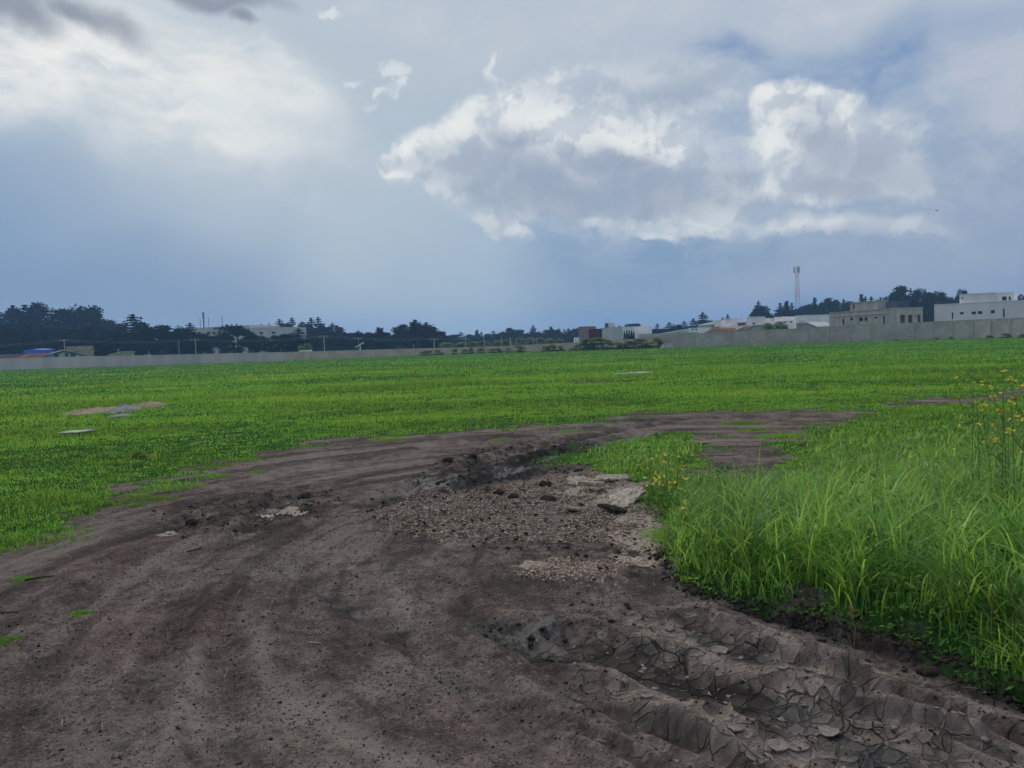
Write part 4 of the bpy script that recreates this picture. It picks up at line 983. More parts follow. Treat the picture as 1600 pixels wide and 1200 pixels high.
def make_tree(name, V, Fq, limbs, m, trunk_r=.03):
    V = np.array(V); kr = 1 / (2 * np.percentile(np.hypot(V[:, 0], V[:, 1]), 92)); V[:, :2] *= kr; V[:, 2] /= np.percentile(V[:, 2], 99.3)
    limbs = [(z, np.array([u[0] * kr, u[1] * kr, u[2]]), L) for z, u, L in limbs]
    e = bpy.data.objects.new(name, None); C.objects.link(e)
    link('crown', mk_mesh('crown', V, Fq), m, e)
    t = MB(); t.tube([(0, 0, -.02), (.004, 0, .3), (-.004, .003, .62), (0, 0, .93)], trunk_r, .003, 7)
    for z, u, L in limbs[:14]:
        u = Vector(u); t.tube([Vector((0, 0, z)), Vector((0, 0, z)) + u * L * .5 + Vector((0, 0, .004)), Vector((0, 0, z)) + u * L * .85], trunk_r * .35, .001, 4)
    t.build('trunk', M_bark, e); return e
PROTO = {'pine_tree': [make_tree('pine_tree', *conifer_proto('pine', s), M_pine) for s in (1, 2, 3)],
         'cedar_tree': [make_tree('cedar_tree', *conifer_proto('cedar', s), M_pine) for s in (4, 5, 6)],
         'cypress_tree': [make_tree('cypress_tree', *conifer_proto('cypress', s), M_cyp, .04) for s in (7, 8)],
         'broadleaf_tree': [make_tree('broadleaf_tree', *broad_proto(s), M_leafd, .035) for s in (11, 12, 13, 14)],
         'bush': [make_tree('bush', *broad_proto(s, 1.0, 10, 1800, .0, .05), M_bush, .02) for s in (21, 22, 23)]}
WIDE = {'pine_tree': 1.5, 'cedar_tree': 1.35, 'cypress_tree': 1.0, 'broadleaf_tree': .95, 'bush': 1.0}
used = {k: [False] * len(v) for k, v in PROTO.items()}
cnt = [0]
ORD = ['first', 'second', 'third', 'fourth', 'fifth', 'sixth', 'seventh', 'eighth', 'ninth', 'tenth', 'eleventh', 'twelfth', 'thirteenth', 'fourteenth', 'fifteenth', 'sixteenth', 'seventeenth', 'eighteenth', 'nineteenth', 'twentieth', 'twenty-first', 'twenty-second', 'twenty-third', 'twenty-fourth']
def place_tree(kind, px, py, D, wpx, label, cat, group, z0=0.0):
    k = cnt[0] % len(PROTO[kind]); cnt[0] += 1; p = PROTO[kind][k]
    if used[kind][k]: o = copy_tree(p)
    else: o = p; used[kind][k] = True
    t = at(px, py, D); h = t.z - z0
    w = wpx / F * D * WIDE[kind]
    o.location = (t.x, t.y, z0); o.rotation_euler = (0, 0, random.uniform(0, 6.28)); o.scale = (w, w, h)
    tag(o, label, cat, group); return o
KN = {'p': ('pine_tree', 'dark pine', 'pine tree'), 'c': ('cedar_tree', 'tiered dark cedar', 'cedar tree'), 'y': ('cypress_tree', 'narrow cypress', 'cypress tree'), 'b': ('broadleaf_tree', 'round-crowned tree', 'tree'), 's': ('bush', 'green bush', 'bush')}
def stand(where, lst, D, group, dj=14):
    """a stand of trees listed left to right: (kind, px, top py, width px[, distance])"""
    lst = sorted(lst, key=lambda t: t[1]); tot = {}; c = {}
    for t in lst: tot[t[0]] = tot.get(t[0], 0) + 1
    for t in lst:
        k, px, py, w = t[:4]; d = t[4] if len(t) > 4 else D + random.uniform(-dj, dj); nm, desc, cat = KN[k]; c[k] = c.get(k, 0) + 1
        if tot[k] == 1: lab = 'the only %s %s' % (desc, where)
        else: lab = '%s %s, %s from the left' % (desc, where, ORD[c[k] - 1])
        place_tree(nm, px, py, d, w, lab, cat, group)
stand('in the wood behind the tiled-roof house',
      [('b', -70, 484, 75), ('b', -35, 482, 70), ('p', -8, 483, 60), ('b', 12, 484, 60), ('p', 20, 478, 40), ('p', 38, 477, 46), ('b', 56, 475, 50), ('p', 72, 481, 44), ('b', 92, 485, 56), ('b', 112, 482, 60),
       ('p', 124, 485, 40), ('b', 137, 481, 50), ('p', 155, 491, 34), ('b', 163, 499, 44), ('b', 176, 502, 40), ('p', 187, 507, 36), ('p', -40, 490, 50), ('c', 47, 484, 50)], 262, 'wood behind the tiled-roof house')
stand('at the near side of the left wood',
      [('b', -30, 515, 60), ('b', 8, 513, 56), ('b', 35, 510, 58), ('b', 62, 516, 46), ('b', 88, 520, 50), ('b', 118, 515, 54), ('b', 145, 512, 52), ('b', 168, 516, 44), ('b', 190, 520, 40), ('c', 207, 492, 56), ('b', 222, 505, 44)], 208, 'near trees of the left wood', 8)
stand('screening the long pale office block',
      [('b', 238, 513, 44), ('b', 258, 509, 46), ('b', 276, 513, 42), ('p', 297, 505, 30), ('b', 290, 515, 46), ('b', 314, 522, 30), ('b', 334, 524, 30), ('b', 352, 521, 28), ('b', 370, 509, 58), ('b', 390, 523, 28), ('b', 407, 526, 30), ('b', 425, 525, 30), ('b', 449, 522, 40), ('c', 466, 514, 40)], 196, 'trees before the office block', 8)
stand('behind the right end of the office block',
      [('p', 408, 507, 16), ('p', 420, 506, 14), ('p', 436, 499, 26), ('p', 456, 497, 28), ('p', 472, 503, 26), ('p', 486, 497, 26), ('p', 497, 496, 26), ('b', 478, 506, 30), ('b', 448, 506, 30), ('c', 519, 505, 26), ('b', 533, 512, 26), ('b', 505, 508, 30)], 278, 'trees right of the office block', 8)
stand('between the office block and the big dark clump',
      [('b', 520, 525, 36), ('b', 545, 521, 28), ('b', 560, 519, 30), ('b', 575, 520, 28), ('y', 591, 512, 10), ('y', 596, 513, 10), ('b', 588, 521, 28), ('b', 606, 520, 28), ('b', 540, 528, 40), ('b', 580, 530, 44), ('b', 616, 524, 28), ('b', 490, 528, 44), ('b', 600, 532, 36)], 225, 'middle trees behind the brown wall', 12)
stand('in the big dark clump left of the thin pole',
      [('b', 626, 508, 34), ('p', 648, 500, 34), ('b', 652, 505, 46), ('p', 666, 504, 34), ('b', 672, 511, 32), ('b', 638, 516, 36), ('b', 688, 517, 24), ('b', 660, 520, 50)], 235, 'big dark clump of trees', 10)
stand('in the far treeline left of the tall cedar',
      [('b', 704, 525, 28), ('p', 720, 519, 18), ('b', 712, 523, 26), ('b', 735, 523, 24), ('y', 745, 516, 8), ('p', 752, 519, 14), ('b', 762, 522, 24), ('p', 771, 517, 16), ('b', 785, 519, 26), ('b', 799, 513, 26), ('b', 811, 516, 22), ('b', 822, 522, 22), ('b', 696, 526, 22), ('b', 747, 524, 28), ('b', 777, 522, 26)], 335, 'far treeline', 20)
stand('in the far treeline left of the pink hut',
      [('c', 833, 508, 15), ('p', 842, 518, 14), ('b', 852, 516, 22), ('y', 861, 511, 9), ('b', 868, 516, 22), ('y', 873, 514, 8), ('p', 882, 515, 14), ('p', 888, 513, 14), ('b', 897, 514, 24), ('b', 906, 518, 22), ('b', 839, 522, 24), ('b', 880, 521, 26)], 335, 'far treeline', 20)
stand('behind the dark red and white house',
      [('b', 986, 507, 24), ('b', 994, 506, 26), ('p', 1008, 510, 18), ('y', 978, 508, 6), ('b', 1014, 513, 24), ('p', 1027, 506, 16), ('p', 1034, 515, 12), ('y', 968, 509, 5), ('b', 1003, 515, 30)], 300, 'trees behind the red and white house', 14)
stand('behind the white villas left of the mast',
      [('p', 1046, 504, 24), ('b', 1058, 508, 22), ('p', 1069, 502, 20), ('p', 1083, 498, 20), ('c', 1098, 488, 24), ('b', 1110, 501, 20), ('p', 1129, 496, 12), ('p', 1137, 491, 14), ('c', 1185, 471, 26), ('b', 1193, 479, 24), ('b', 1206, 492, 14), ('b', 1180, 484, 24)], 300, 'trees behind the white villas', 14)
stand('in the dark wood behind the mast',
      [('p', 1219, 474, 22), ('y', 1229, 471, 10), ('p', 1237, 474, 20), ('b', 1226, 482, 34), ('b', 1252, 479, 26), ('b', 1264, 476, 26), ('y', 1273, 466, 9), ('b', 1284, 473, 28), ('b', 1297, 467, 26), ('b', 1310, 470, 28), ('p', 1318, 468, 18), ('b', 1327, 472, 26), ('b', 1240, 487, 36), ('b', 1270, 488, 40), ('b', 1300, 486, 40)], 315, 'dark wood behind the mast', 12)
stand('behind the unfinished concrete house',
      [('y', 1346, 461, 10), ('p', 1352, 464, 18), ('c', 1361, 464, 22), ('p', 1375, 465, 12), ('b', 1391, 459, 24), ('b', 1411, 448, 34), ('p', 1423, 451, 16), ('b', 1437, 453, 30), ('b', 1450, 459, 28), ('b', 1400, 462, 34), ('b', 1425, 468, 44), ('b', 1450, 478, 40), ('b', 1380, 470, 36)], 270, 'trees behind the concrete house', 12)
stand('behind the white modern house',
      [('b', 1463, 461, 24), ('b', 1470, 457, 26), ('b', 1481, 463, 26), ('b', 1506, 454, 20), ('b', 1496, 463, 24), ('b', 1517, 460, 26), ('b', 1590, 463, 22), ('b', 1603, 462, 26), ('b', 1622, 464, 30), ('b', 1480, 474, 44), ('b', 1575, 466, 22)], 275, 'trees behind the white modern house', 12)
# bushes along the far edge of the meadow
stand('along the foot of the far brown wall',
      [('s', 668, 547.5, 26, 141), ('s', 683, 546.5, 14, 141), ('s', 690, 551, 12, 141), ('s', 711, 545, 13, 141), ('s', 728, 545.5, 16, 141), ('s', 736, 543, 8, 141), ('s', 752, 543.5, 16, 141), ('s', 766, 545, 9, 141), ('s', 776, 544, 18, 141), ('s', 812, 540, 20, 136), ('s', 793, 543.5, 14, 141),
       ('s', 852, 540, 16, 136), ('s', 863, 538.5, 16, 136), ('s', 875, 540, 12, 136), ('s', 867, 546, 10, 136), ('s', 878, 545.5, 10, 136), ('s', 894, 544, 12, 136), ('s', 901, 537, 12, 136)], 148, 'bushes along the far wall')
stand('in front of the dark red and white house',
      [('s', 915, 529, 24, 132), ('s', 934, 527.5, 34, 132), ('s', 949, 531, 22, 132), ('s', 966, 535, 18, 132), ('s', 984, 532.5, 24, 132), ('s', 1002, 529, 28, 132), ('s', 1026, 528, 24, 132), ('s', 1010, 538, 26, 132), ('s', 974, 539, 22, 132), ('s', 1036, 533, 20, 132), ('s', 921, 537, 24, 132)], 150, 'bushes before the red and white house')
stand('beyond the brown wall between the poles',
      [('s', 700, 535, 26, 200), ('s', 722, 535, 26, 200), ('s', 738, 534, 24, 200), ('s', 752, 533, 22, 200), ('s', 775, 532, 22, 200), ('s', 790, 531, 20, 200), ('s', 812, 528.5, 22, 200), ('s', 828, 528, 22, 200), ('s', 844, 528, 20, 200), ('s', 858, 529, 18, 200), ('s', 874, 530, 18, 200), ('s', 480, 537, 16, 175), ('s', 471, 540, 14, 175)], 200, 'bushes beyond the brown wall')
stand('peeping over the block wall before the villas', [('s', 1202, 505, 22, 160), ('s', 1216, 503, 24, 162), ('s', 1226, 508, 16, 160), ('s', 1060, 519, 8, 170)], 160, 'bushes behind the block wall')
# dark tussock and weeds out in the meadow
stand('standing alone in the short meadow grass', [('s', 219, 705, 26, gp(219, 716)[1])], 10, 'meadow tussocks')
# low weeds at the foot of the block wall
stand('at the foot of the right block wall', [('s', 1462, 527.5, 14, 116), ('s', 1485, 526, 12, 115), ('s', 1545, 524, 16, 110), ('s', 1571, 521, 18, 108), ('s', 1400, 530, 12, 118), ('s', 1340, 533.5, 12, 122), ('s', 1598, 521.5, 14, 106)], 112, 'weeds at the foot of the block wall')

# a far wood closes the gaps between the trunks
def far_wood():
    n = 60000; x = rng.uniform(-420, 420, n); D0 = 400 + rng.uniform(0, 40, n); hgt = 5.6 + 3 * fbm(x, x * 0, .02, 3, 5) + 3.0 * ss(20, 320, x) + 3 * ss(-60, -260, x)
    z = rng.random(n) ** .8 * hgt * (1 + .12 * fbm(x, x * 0, .15, 3, 8)); P = np.stack([x, D0, z], 1)
    V, Fq = tri_cloud(P, rng.normal(size=(n, 3)), rng.uniform(.8, 1.9, n), .6); V[:, 2] = np.maximum(V[:, 2], .02)
    tag(link('far_woods', mk_mesh('far_woods', V, Fq), M_pine), 'distant dark wood closing the view behind the trees', 'woods', kind='stuff')
far_wood(); lap('far_wood')

# ------------------------------------------------------------------ buildings
M_wall_w = mat('white_plaster', (.78, .69, .70), .9, .12, .4, streaks=True); M_wall_lt = mat('bright_plaster', (.84, .80, .79), .9, .1, .5, streaks=True)
M_conc = mat('raw_concrete', (.42, .37, .33), .95, .30, .8, streaks=True, bump=.01); M_conc2 = mat('lit_side_band_concrete', (.56, .46, .41), .95, .2, .8, streaks=True)
M_glass = mat('dark_glass', (.03, .030, .040), .2, .2, 1, spec=.5); M_frame = mat('window_frames', (.12, .12, .12), .6, .1, 4); M_tile = mat('terracotta_tiles', (.58, .24, .15), .9, .3, 2.5)
M_red = mat('dark_red_paint', (.11, .035, .040), .9, .2, .8); M_pink = mat('pink_brick', (.34, .20, .19), .95, .25, 1.5); M_tan = mat('tan_plaster', (.38, .32, .20), .95, .25, .6)
M_office = mat('office_plaster', (.56, .51, .46), .95, .2, .3, streaks=True); M_grey = mat('grey_plaster', (.56, .52, .51), .95, .15, .5, streaks=True); M_roofd = mat('dark_roof_edge', (.10, .10, .11), .9, .2, 1)
M_blue = mat('blue_tarpaulin', (.02, .14, .52), .6, .15, 1); M_metal = mat('galvanised_metal', (.35, .36, .37), .5, .2, 3, metallic=.4)

class House:
    """a house whose front stands on the line between two picture columns at given distances"""
    def __init__(s, name, xa, Da, xb, Db, label, cat, group=None):
        a = at(xa, CY, Da); b = at(xb, CY, Db); s.o = Vector((a.x, a.y, 0)); d = Vector((b.x - a.x, b.y - a.y, 0)); s.L = d.length; s.u = d / s.L; s.w = Vector((-s.u.y, s.u.x, 0))
        s.e = empty(name, s.o, math.atan2(s.u.y, s.u.x), label=label, cat=cat, group=group)
    def uz(s, px, py, off=0.0):
        d = ray(px, py); o = Vector((0, 0, CAMZ)); q = s.o + s.w * off; t = (q - o).dot(s.w) / d.dot(s.w); p = o + d * t
        return (p - s.o).dot(s.u), p.z
    def rect(s, r, off=0.0):
        cxm = (r[0] + r[2]) / 2; cym = (r[1] + r[3]) / 2
        u0 = s.uz(r[0], cym, off)[0]; u1 = s.uz(r[2], cym, off)[0]; z1 = s.uz(cxm, r[1], off)[1]; z0 = s.uz(cxm, r[3], off)[1]
        return u0, z0, u1, z1
    def block(s, u0, u1, z0, z1, y0, depth, m, holes=(), name='wall', windows=True, roof=True, par=.0, mroof=None, th=.22):
        """walls with true openings in the front; glass set back in them"""
        W_ = MB(); us = sorted(set([u0, u1] + [h[0] for h in holes] + [h[2] for h in holes])); zs = sorted(set([z0, z1] + [h[1] for h in holes] + [h[3] for h in holes]))
        us = [u for u in us if u0 <= u <= u1]; zs = [z for z in zs if z0 <= z <= z1]
        for i in range(len(us) - 1):
            for j in range(len(zs) - 1):
                cu, cz = (us[i] + us[i + 1]) / 2, (zs[j] + zs[j + 1]) / 2
                if any(h[0] < cu < h[2] and h[1] < cz < h[3] for h in holes): continue
                W_.box(us[i], y0, zs[j], us[i + 1], y0 + th, zs[j + 1])
        W_.box(u0, y0 + th, z0, u0 + th, y0 + depth - th, z1); W_.box(u1 - th, y0 + th, z0, u1, y0 + depth - th, z1); W_.box(u0, y0 + depth - th, z0, u1, y0 + depth, z1)
        wo = W_.build(name, m, s.e)
        if roof:
            R = MB(); R.box(u0 - .06, y0 - .06, z1, u1 + .06, y0 + depth + .06, z1 + .14); R.build('roof', mroof or m, s.e)
        if windows:
            for h in holes:
                if h[2] > h[0] + .08 and h[3] > h[1] + .08: s.window(h, y0)
        return wo
    def window(s, h, y0):
        f = MB(); t = min(.06, (h[2] - h[0]) * .12)
        f.box(h[0], y0 + .07, h[1], h[0] + t, y0 + .13, h[3]); f.box(h[2] - t, y0 + .07, h[1], h[2], y0 + .13, h[3]); f.box(h[0] + t, y0 + .07, h[1], h[2] - t, y0 + .13, h[1] + t); f.box(h[0] + t, y0 + .07, h[3] - t, h[2] - t, y0 + .13, h[3])
        if h[2] - h[0] > .9: c = (h[0] + h[2]) / 2; f.box(c - t / 2, y0 + .075, h[1] + t, c + t / 2, y0 + .125, h[3] - t)
        fo = f.build('window', M_frame, s.e); g = MB(); g.box(h[0] + t * .5, y0 + .14, h[1] + t * .5, h[2] - t * .5, y0 + .16, h[3] - t * .5); g.build('pane', M_glass, fo)

# --- white modern house
h = House('modern_house', 1460.4, 150, 1640, 138.5, 'white cubic two-storey house at the right behind the block wall', 'house')
zt = h.uz(1530, 473.3)[1]
H1 = [h.rect(r) for r in [(1487, 488, 1489.4, 498.5), (1499.5, 487.6, 1505.8, 491.2), (1518, 486.8, 1525, 491.4), (1528, 486, 1535, 490.8), (1548, 484.6, 1554.5, 489.6), (1567, 482.3, 1569.8, 495.6)]]
h.block(0, h.L, 0, zt, 0, 11, M_wall_w, H1)
u0, _, u1, _ = h.rect((1498.4, 465, 1555, 475)); zt2 = h.uz(1530, 459)[1]
h.block(u0, u1, zt + .15, zt2, .6, 8, M_wall_w, [(u0 + .35, zt + .9, u0 + .62, zt2 - .5)], name='upper_wall')
v1 = h.rect((1556, 460, 1584, 470), 1.2); h.block(u1 + .02, v1[2], zt + .15, zt2 - .12, 1.2, 6.5, M_wall_lt, [h.rect((1565.5, 463.2, 1573, 469.6), 1.2), h.rect((1576, 463.2, 1579.5, 469.3), 1.2)], name='upper_wall')  # lighter plaster puts the stronger light on this face into its colour
# --- unfinished concrete house
h = House('concrete_house', 1297, 168, 1405, 148, 'unfinished raw concrete two-storey house with open window holes', 'house')
zt = h.uz(1350, 485.5)[1]
h.block(0, h.L - 2.5, 0, zt, 0, 4.8, M_conc, [h.rect(r) for r in [(1316, 498, 1319, 507.5), (1328.3, 496.8, 1333, 500.2), (1342.3, 496, 1348, 502), (1350.3, 495.8, 1355, 501.2), (1365.8, 494.8, 1370.5, 497.8), (1379.5, 493.5, 1382.6, 506)]], windows=False)
w_ = MB(); w_.box(h.L - 2.49, 0, 0, h.L - .24, .22, zt); w_.build('wall', M_conc, h.e)
g2 = House('side_wing', 1405, 148, 1442.5, 149.3, None, None); g2.e.parent = h.e
bpy.context.view_layer.update(); g2.e.matrix_parent_inverse = h.e.matrix_world.inverted()
g2.block(0, g2.L, 0, g2.uz(1424, 481.3)[1], 0, 2.3, M_conc2, [g2.rect(r) for r in [(1407, 492, 1414.5, 505), (1419, 492, 1425.8, 504.5), (1430, 492, 1431.8, 496.5), (1433.6, 492, 1438.6, 504)]], windows=False)  # side face in paler concrete: its brighter light is painted in
ua = h.uz(1328.5, 480, .4)[0]; uc = h.uz(1371, 480, .4)[0]; z2 = h.uz(1350, 472.3, .4)[1]
h.block(ua, uc, zt + .15, z2, .4, 2.6, M_conc, [(ua + .8, zt + .5, ua + 1.3, z2 - .3)], name='upper_wall', windows=False)
g = MB(); ud = h.uz(1384, 480, 1.2)[0]; ue = h.uz(1401, 480, 1.2)[0]; g.box(ud, 1.2, zt + .16, ue, 4.2, h.uz(1392, 470.8, 1.2)[1]); g.build('glazed_terrace', mat('blue_glazing', (.045, .065, .10), .4, .3, .6, spec=.4), h.e)
b_ = MB(); b_.box(.4, -.08, h.uz(1310, 494.5)[1], h.L - 3, -.004, h.uz(1310, 493.6)[1]); b_.build('band', M_conc2, h.e)
# --- villas
gv = 'white villas beyond the block wall'
def villa(nm, xa, Da, xb, Db, top, lab, m=M_wall_lt, wins=(), extra=(), depth=9, low=None):
    v = House('villa', xa, Da, xb, Db, lab, 'villa', gv); xm = (xa + xb) / 2; zt = v.uz(xm, top)[1]
    v.block(0, v.L, 0, zt, 0, depth, m, [v.rect(r) for r in wins])
    for (x0, x1, ty, mm, ws) in extra:
        a = v.uz(x0, ty, 1.0)[0]; b = v.uz(x1, ty, 1.0)[0]; z2 = v.uz((x0 + x1) / 2, ty, 1.0)[1]
        v.block(a, b, zt + .16, z2, 1.0, 5, mm, [v.rect(r, 1.0) for r in ws], name='upper_wall')
    return v
v = villa('', 1078, 225, 1108, 220, 512.6, 'long low white villa farthest left of the villas', wins=[(1081, 514, 1084.2, 516.2), (1086.6, 513.9, 1089.4, 516)], extra=[(1091, 1114, 507.3, M_metal, []), (1115.5, 1127.5, 501, M_wall_w, [])])
r_ = MB(); a = v.uz(1089, 509, 1)[0]; b = v.uz(1117, 501, 1)[0]; za = v.uz(1089, 508.3, 1)[1]; zb = v.uz(1116, 502, 1)[1]
r_.prism([(a, za), (b - .1, za), (b - .1, zb)], .7, 6.3); r_.build('sloping_roof', M_wall_lt, v.e)
v = villa('', 1127.5, 214, 1166, 207, 510.3, 'white villa with a square roof room second from the left', wins=[(1129, 516.5, 1134, 519), (1137.5, 516.5, 1139, 518.8), (1142, 516.3, 1143.5, 518.6), (1146.5, 515.6, 1151.5, 518)], extra=[(1133, 1142.5, 499.3, M_wall_w, []), (1152, 1165.5, 504.2, M_metal, [(1153, 505, 1164.5, 508.6)])])
v = villa('', 1167.2, 205, 1182, 203, 508.4, 'white villa with a tall roof room in the middle', m=M_wall_w, extra=[(1167.5, 1181, 495.8, M_wall_w, [(1175.5, 504, 1180, 506.5)])])
v = villa('', 1182.5, 222, 1203, 220, 506.5, 'white villa with one high box beside the dark bush', extra=[(1190, 1202, 498, M_wall_w, [])], wins=[(1185, 508, 1186.3, 510.5), (1193, 508, 1197, 510.3)])
v = villa('', 1203.5, 212, 1244, 204, 502.5, 'long white villa below the mast', wins=[(1214, 503.5, 1218, 505.4), (1224.5, 502.8, 1228.5, 504.8), (1234, 502, 1238, 503.9)], extra=[(1209.5, 1222, 496, M_wall_w, [])])
v = villa('', 1244.5, 202, 1258.5, 199, 493.5, 'tall white villa box at the right end of the villas', wins=[(1249, 501.5, 1250.5, 504), (1252, 501, 1253.6, 503.5), (1255, 501, 1256.5, 503.2)], m=M_wall_lt)
# white sloping shed roofs left of the villas
v = House('long_shed', 1036, 235, 1079, 226, 'long white shed with a rising roof left of the villas', 'shed'); s_ = MB(); z0_ = v.uz(1040, 520.5)[1]; z1_ = v.uz(1078, 513.4)[1]
s_.prism([(0, 0), (v.L, 0), (v.L, z1_ - .3), (0, z0_ - .3)], 0, 9); s_.build('wall', M_wall_w, v.e); s_ = MB(); s_.prism([(-.2, z0_ - .29), (v.L + .2, z1_ - .29), (v.L + .2, z1_), (-.2, z0_)], -.4, 9.4); s_.build('roof', M_wall_lt, v.e)
# tiled roofs in front of villas
for (xa, xb, ty, by, D, lab) in [(1103, 1127, 513, 520, 190, 'red tiled roof in front of the second villa'), (1154, 1180, 509, 515, 185, 'red tiled roof before the middle villa')]:
    v = House('tiled_house', xa, D, xb, D - 4, lab, 'house', gv); zb = v.uz((xa + xb) / 2, by)[1]; zt = v.uz(xb, ty)[1]
    w_ = MB(); w_.box(0, 0, 0, v.L, 5, zb); w_.build('wall', M_grey, v.e)
    r_ = MB(); r_.prism([(-.3, zb), (v.L + .3, zb), (v.L + .3, zt), (v.L * .55, zt)], -.3, 5.3); r_.build('roof', M_tile, v.e)
for (xa, xb, pts, D, lab) in [(1165, 1201, [(1165, 515), (1178, 509), (1201, 508)], 178, 'grey concrete shed with a slanting top before the villas'), (1244, 1278, [(1244, 506), (1262, 505), (1278, 511.5)], 178, 'grey gabled shed right of the villas')]:
    v = House('grey_shed', xa, D, xb, D - 5, lab, 'shed'); P = [v.uz(*p) for p in pts]; w_ = MB(); w_.prism([(P[0][0], 0), (P[-1][0], 0)] + [(p[0], p[1]) for p in P[::-1]], 0, 6); w_.build('wall', M_conc, v.e)
    r_ = MB(); T = [(p[0], p[1] + .02) for p in P]; r_.prism(T + [(p[0], p[1] + .2) for p in T[::-1]], -.2, 6.2); r_.build('roof', M_grey, v.e)
# low white building left of the block wall
v = House('low_building', 1000.5, 178, 1058, 168, 'low white flat building with a dark stripe behind the bushes', 'building'); zt = v.uz(1028, 522)[1]
v.block(0, v.L, 0, zt, 0, 7, M_grey, [v.rect((1006, 525, 1050, 527))], windows=False); 
# --- dark red and white house in the middle
v = House('flat_roof_house', 922.3, 186, 991.3, 178, 'flat-roofed house with dark red, grey and white walls at the middle', 'house')
ua, ub = v.uz(941, 520)[0], v.uz(972, 520)[0]; zt = v.uz(956, 512.2)[1]
v.block(0, ua, 0, zt - .2, 0, 8, M_red, name='red_wall'); v.block(ua + .02, ub, 0, zt, -.1, 9, M_grey, name='grey_wall')
v.block(ub + .02, v.L, 0, zt - .05, 0, 8.6, M_wall_lt, name='white_wall')
a = v.uz(945, 508, 1)[0]; b = v.uz(950.5, 508, 1)[0]; c = v.uz(954, 508, 1)[0]; z2 = v.uz(949, 505, 1)[1]
w_ = MB(); w_.box(a, 1, zt + .14, b, 3, z2); w_.build('roof_room', M_roofd, v.e); w_ = MB(); w_.box(b + .01, 1, zt + .14, c, 3, z2 - .05); w_.build('roof_room', M_grey, v.e)
for q in (946.5, 953): w_ = MB(); u_ = v.uz(q, 500, 2)[0]; w_.tube([(u_, 2, z2 - .1), (u_, 2, z2 + 1.1)], .04, .03, 5); w_.build('antenna', M_metal, v.e)
stand('planted along the white house wall', [('y', 975.5, 518, 3.2, 176), ('y', 979.5, 516, 3.4, 176), ('y', 983.2, 517, 3.2, 176), ('y', 986.6, 516.5, 3.4, 175), ('y', 990, 518, 3.2, 175)], 176, 'cypresses along the white wall')
# pink hut
v = House('pink_hut', 906.2, 225, 919.3, 222, 'small pink brick hut showing above the bushes', 'hut'); v.block(0, v.L - .5, 0, v.uz(912, 511)[1], 0, 4, M_pink); 
# --- left: office block
v = House('office_block', 287, 262, 436.5, 244, 'long pale three-storey office block half hidden by trees', 'office block'); ua = v.uz(388, 520)[0]; zt = v.uz(330, 511.8)[1]; zt2 = v.uz(412, 512.6)[1]
v.block(0, ua, 0, zt, .6, 14, M_office, [v.rect((x, 518.5, x + 5.5, 522.5), .6) for x in (300, 308, 323, 331, 339, 347, 372)] )
v.block(ua + .02, v.L, 0, zt2, 0, 14, M_grey, [v.rect((405, 518.8, 411, 522.2)), v.rect((424, 518.4, 430, 521.8)), v.rect((392, 519, 398, 522.4))])
w_ = MB(); a = v.uz(334, 513, .5)[0]; b = v.uz(372, 513, .5)[0]; w_.box(a, .25, zt - .55, b, .55, zt - .1); w_.build('roof_edge', M_roofd, v.e)
for px, ty, r0 in ((312.5, 497, .10), (317.4, 488, .28), (325.5, 496, .10), (346.6, 494.5, .12)):
    u_, z_ = v.uz(px, ty, 5); w_ = MB(); w_.tube([(u_, 5, zt + .1), (u_, 5, z_)], r0 * .7, r0, 6)
    if r0 > .2: w_.tube([(u_, 5, z_ - 2.2), (u_, 5, z_ - .1)], .32, .34, 6)
    w_.build('antenna_mast', M_frame, v.e)
# --- left: tiled-roof house and its neighbours
v = House('tiled_house', 18, 163, 136, 171, 'low house with orange tiled roof and white gable behind the left wall', 'house')
w_ = MB(); ap = v.uz(100, 547.8); L0 = v.uz(66, 557.5); R0 = v.uz(137, 556); w_.prism([(L0[0] + .4, 0), (R0[0] - .4, 0), (R0[0] - .4, R0[1] - .25), (ap[0], ap[1] - .25), (L0[0] + .4, L0[1] - .25)], 0, 7); w_.build('wall', M_grey, v.e)
for A_, B_ in ((L0, ap), (ap, R0)):
    r_ = MB(); r_.prism([A_, B_, (B_[0], B_[1] + .22), (A_[0], A_[1] + .22)], -.5, 7.5); r_.build('roof', M_conc, v.e)
T0 = v.uz(22, 560.5, .5); T1 = v.uz(78, 551, .5); r_ = MB(); r_.prism([(T0[0], T0[1] - .3), (T1[0] - 3, T0[1] - .3), (T1[0] + .3, T1[1] - .25), (T1[0] - .8, T1[1]), (T1[0] - 3.5, T1[1] - .05)], .4, 8); r_.build('tiled_roof', M_tile, v.e)
w_ = MB(); w_.box(T0[0] + .5, .8, 0, T1[0] - 3.1, 7.5, T0[1] - .31); w_.build('wall', M_pink, v.e)
for q_ in ((84, 553.5, 92, 557.5), (101, 551.5, 107, 557), (110, 551.5, 118, 557.5)):
    q = v.rect(q_); g = MB(); g.box(q[0], -.04, q[1], q[2], -.004, q[3]); g.build('window', M_glass, v.e)
v = House('pink_hut', 3, 178, 22, 176, 'low pinkish hut behind the far left of the wall', 'hut'); v.block(0, v.L, 0, v.uz(12, 554.5)[1], 0, 5, M_pink)
v = House('blue_tarpaulin', 40.5, 182, 67.5, 181, 'bright blue tarpaulin shelter behind the tiled roof', 'tarpaulin'); z1_ = v.uz(54, 546.3)[1]; w_ = MB(); w_.prism([(0, 0), (v.L, 0), (v.L, z1_), (v.L * .5, z1_ + .15), (0, z1_ - .05)], 0, 4); w_.build('cover', M_blue, v.e)
v = House('tan_house', 103, 190, 151, 186, 'tan flat-roofed house behind the white gable', 'house'); v.block(0, v.L, 0, v.uz(130, 548)[1], 0, 7, M_tan, [v.rect((117, 549, 122, 552))])
